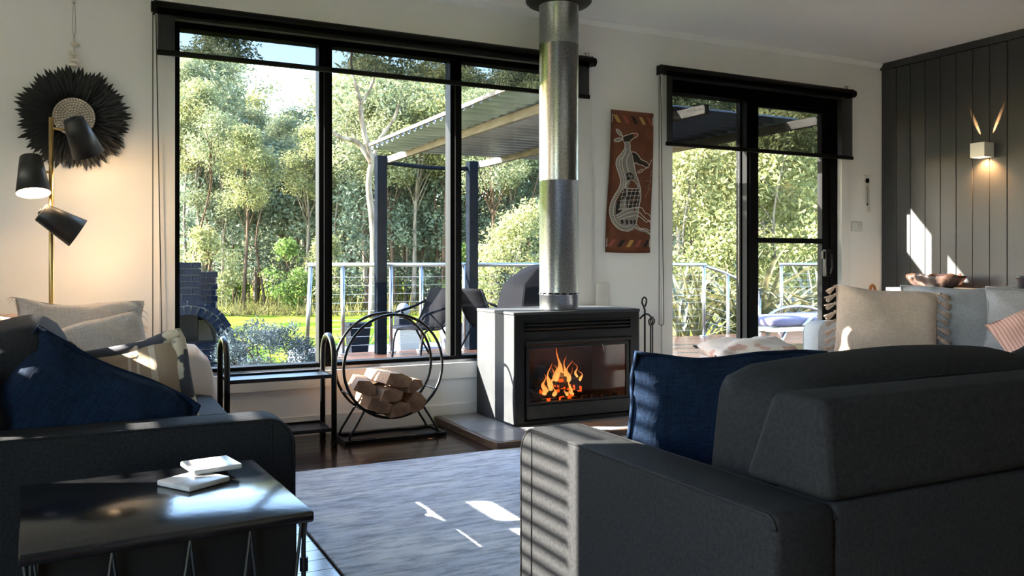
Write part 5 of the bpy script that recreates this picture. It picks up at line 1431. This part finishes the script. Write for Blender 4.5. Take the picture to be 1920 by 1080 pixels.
# gum tree with the bare pale fork
gt = thing('forked_gum', 'pale forked gum tree with bare curving branches left of the pergola', 'tree', (0, 0, 0))
loc = FWD*23+RGT*(u_of(697)*23); loc.z = GZ; gt.location = loc
b2 = bm_new()
tube(b2, bez([(0, 0, 0), (0.05, 0, 2.2), (-0.05, 0.1, 3.6), (0.02, 0, 4.3)], 5), [0.11-0.002*i for i in range(16)], 8)
tube(b2, bez([(0.02, 0, 4.2), (-0.35, 0.1, 4.75), (-0.85, 0, 4.85), (-1.2, 0.1, 5.1), (-1.35, 0.1, 5.5)], 5), [0.09-0.0035*i for i in range(21)], 7)
tube(b2, bez([(0.02, 0, 4.25), (-0.25, 0.0, 5.2), (-0.32, 0.1, 6.0), (-0.55, 0.1, 6.8), (-0.5, 0, 7.4)], 5), [0.085-0.003*i for i in range(21)], 7)
tube(b2, bez([(-0.3, 0.05, 5.8), (0.05, 0.1, 6.4), (0.15, 0.1, 7.0)], 5), [0.05-0.003*i for i in range(11)], 6)
tube(b2, bez([(0.0, 0, 4.2), (0.3, 0.2, 4.9), (0.75, 0.2, 5.6), (0.9, 0.1, 6.4)], 5), [0.07-0.003*i for i in range(16)], 6)
obj('trunk', b2, 'trunk_pale', gt, True, local=True)
V, F = leaves([(-1.3, 0.1, 5.8), (-0.5, 0, 7.6), (0.2, 0.1, 7.2), (0.95, 0.1, 6.6), (-0.9, 0.4, 6.3), (0.5, 0.3, 6.2), (1.3, 0.2, 7.3), (1.7, 0.3, 6.3)], 240, 0.7, 0.2, 0.07, seed=77)
obj('crown', fast_mesh('crown', V, F, 'leaf_olive'), None, gt, local=True)

# unseen slim tree, added to cut the sun coming through the sliding door
sl = thing('added_shade_tree', 'unseen slim tree added by the house to shade the sliding door', 'tree', (-0.5, 6.5, GZ))
b2 = bm_new(); tube(b2, [(-0.5, 6.5, GZ), (-0.48, 6.5, 1.5), (-0.42, 6.5, 2.6), (-0.34, 6.5, 3.5)], [0.06, 0.05, 0.03, 0.010], 8); obj('trunk', b2, 'trunk_brown', sl, True)
cc = [(-0.30+0.30*rnd.uniform(-1, 1), 6.5+0.25*rnd.uniform(-1, 1), z) for z in np.linspace(1.2, 3.45, 34)]
V, F = leaves(cc, 170, 0.26, 0.09, 0.05, seed=31); obj('crown', fast_mesh('crown', V, F, 'leaf_dark'), None, sl)

# silver shrub by the oven
sh = thing('silver_shrub', 'rounded silver-blue shrub beside the brick oven', 'shrub', (1.62, 8.3, GZ))
g_ = np.random.default_rng(5); cc = []
while len(cc) < 120:
    p = g_.uniform(-1, 1, 3)
    if 0.45 < (p**2).sum() < 1 and p[2] > -0.9: cc.append((1.62+p[0]*0.66, 8.3+p[1]*0.6, -0.22+p[2]*0.52))
V, F = leaves(cc, 200, 0.12, 0.05, 0.009, droop=-0.5, seed=6); obj('foliage', fast_mesh('foliage', V, F, 'leaf_silver'), None, sh)
b2 = bm_new()
for i in range(26):
    c = cc[i*4]; tube(b2, [(1.62+g_.normal()*0.1, 8.3+g_.normal()*0.1, GZ), c], [0.009, 0.004], 5)
obj('stems', b2, 'trunk_brown', sh)

# strap-leaved plants and flax: every leaf is a piece of its own
def strap(L, w, bend, m, fold=0.25):
    V = []; F = []; n = 7
    for i in range(n+1):
        t = i/n; y = L*bend*t*t; z = L*(t-0.35*bend*t*t); ww = w/2*(1-t**3)*(0.6+0.8*min(1, t*3)*0.5)+0.0008
        V += [(-ww, y, z), (0, y+ww*fold*2, z-ww*fold), (ww, y, z)]
        if i:
            a = (i-1)*3; F += [(a, a+1, a+4, a+3), (a+1, a+2, a+5, a+4)]
    return pydata('leaf', V, F, m, True)
def clump(name, label, cat, loc, n, L, w, m, spreadr, group=None):
    t = thing(name, label, cat, loc, group)
    ms = [strap(L*(0.75+0.15*k), w, 0.25+0.28*k, m) for k in range(4)]
    for i in range(n):
        k = rnd.randrange(4); o = obj('leaf', ms[k], None, t, local=True)
        a = rnd.random()*6.28; o.location = (spreadr*rnd.uniform(-1, 1), spreadr*rnd.uniform(-1, 1), 0)
        o.rotation_euler = (-R(rnd.uniform(2, 30)), 0, a); s = rnd.uniform(0.8, 1.15); o.scale = (s, s, s)
    return t
clump('flax_plant', 'bronze flax plant at the left of the sliding door view', 'plant', (8.35, 10.4, GZ), 48, 2.1, 0.075, 'flax', 0.28)
clump('flax_plant', 'tall bronze flax plant in the middle behind the stair rail', 'plant', (9.35, 10.2, GZ), 52, 2.45, 0.085, 'flax', 0.30)
clump('flax_plant', 'bronze flax plant behind the sun lounger', 'plant', (10.4, 9.9, GZ), 48, 2.3, 0.085, 'flax', 0.30)
clump('agapanthus', 'bright green strap-leaved plant left of the pergola post', 'plant', (3.55, 11.75, GZ), 40, 0.75, 0.045, 'leaf_bright', 0.22)
clump('agapanthus', 'bright green strap-leaved plant right of the concrete ball', 'plant', (4.55, 11.75, GZ), 40, 0.75, 0.045, 'leaf_bright', 0.22)

# wooded hill closing the view behind the trunks
bm = bm_new(); n = 40
hv = [[bm.verts.new(tuple(FWD*(62+j*6)+RGT*((-0.7+1.4*i/n)*(62+j*6))+Vector((0, 0, GZ-0.3+9.0*(1-math.cos(min(1, j/5)*math.pi/2))+0.8*math.sin(i*1.3)*min(1, j/3))))) for i in range(n+1)] for j in range(9)]
for j in range(8):
    for i in range(n): bm.faces.new((hv[j][i], hv[j][i+1], hv[j+1][i+1], hv[j+1][i]))
struct('hill', bm, 'hill_scrub', 'dim wooded hillside far behind the trunks', 'hill', True)

# long dry grass along the forest edge
g_ = np.random.default_rng(9); n = 9000
dd = 23.8+g_.random(n)**1.5*14; uu = g_.uniform(-0.47, 0.45, n)
P = np.stack([FWD.x*dd+RGT.x*uu*dd, FWD.y*dd+RGT.y*uu*dd, np.full(n, GZ)], 1)
a = g_.uniform(0, 6.28, n); hgt = g_.uniform(0.08, 0.34, n)*np.where(g_.random(n) < 0.15, 1.9, 1); w = 0.022
dx, dy = np.cos(a)*w, np.sin(a)*w; lx, ly = g_.normal(size=n)*0.14, g_.normal(size=n)*0.14
V = np.empty((n, 4, 3)); V[:, 0] = P+np.stack([-dx, -dy, np.zeros(n)], 1); V[:, 1] = P+np.stack([dx, dy, np.zeros(n)], 1)
V[:, 2] = P+np.stack([lx+dx*.3, ly+dy*.3, hgt], 1); V[:, 3] = P+np.stack([lx-dx*.3, ly-dy*.3, hgt], 1)
dg = obj('dry_grass', fast_mesh('dry_grass', V.reshape(-1, 3), np.arange(n*4).reshape(-1, 4), 'dry_grass'), None)
tag(dg, 'long dry golden grass along the edge of the forest', 'grass'); dg['kind'] = 'stuff'
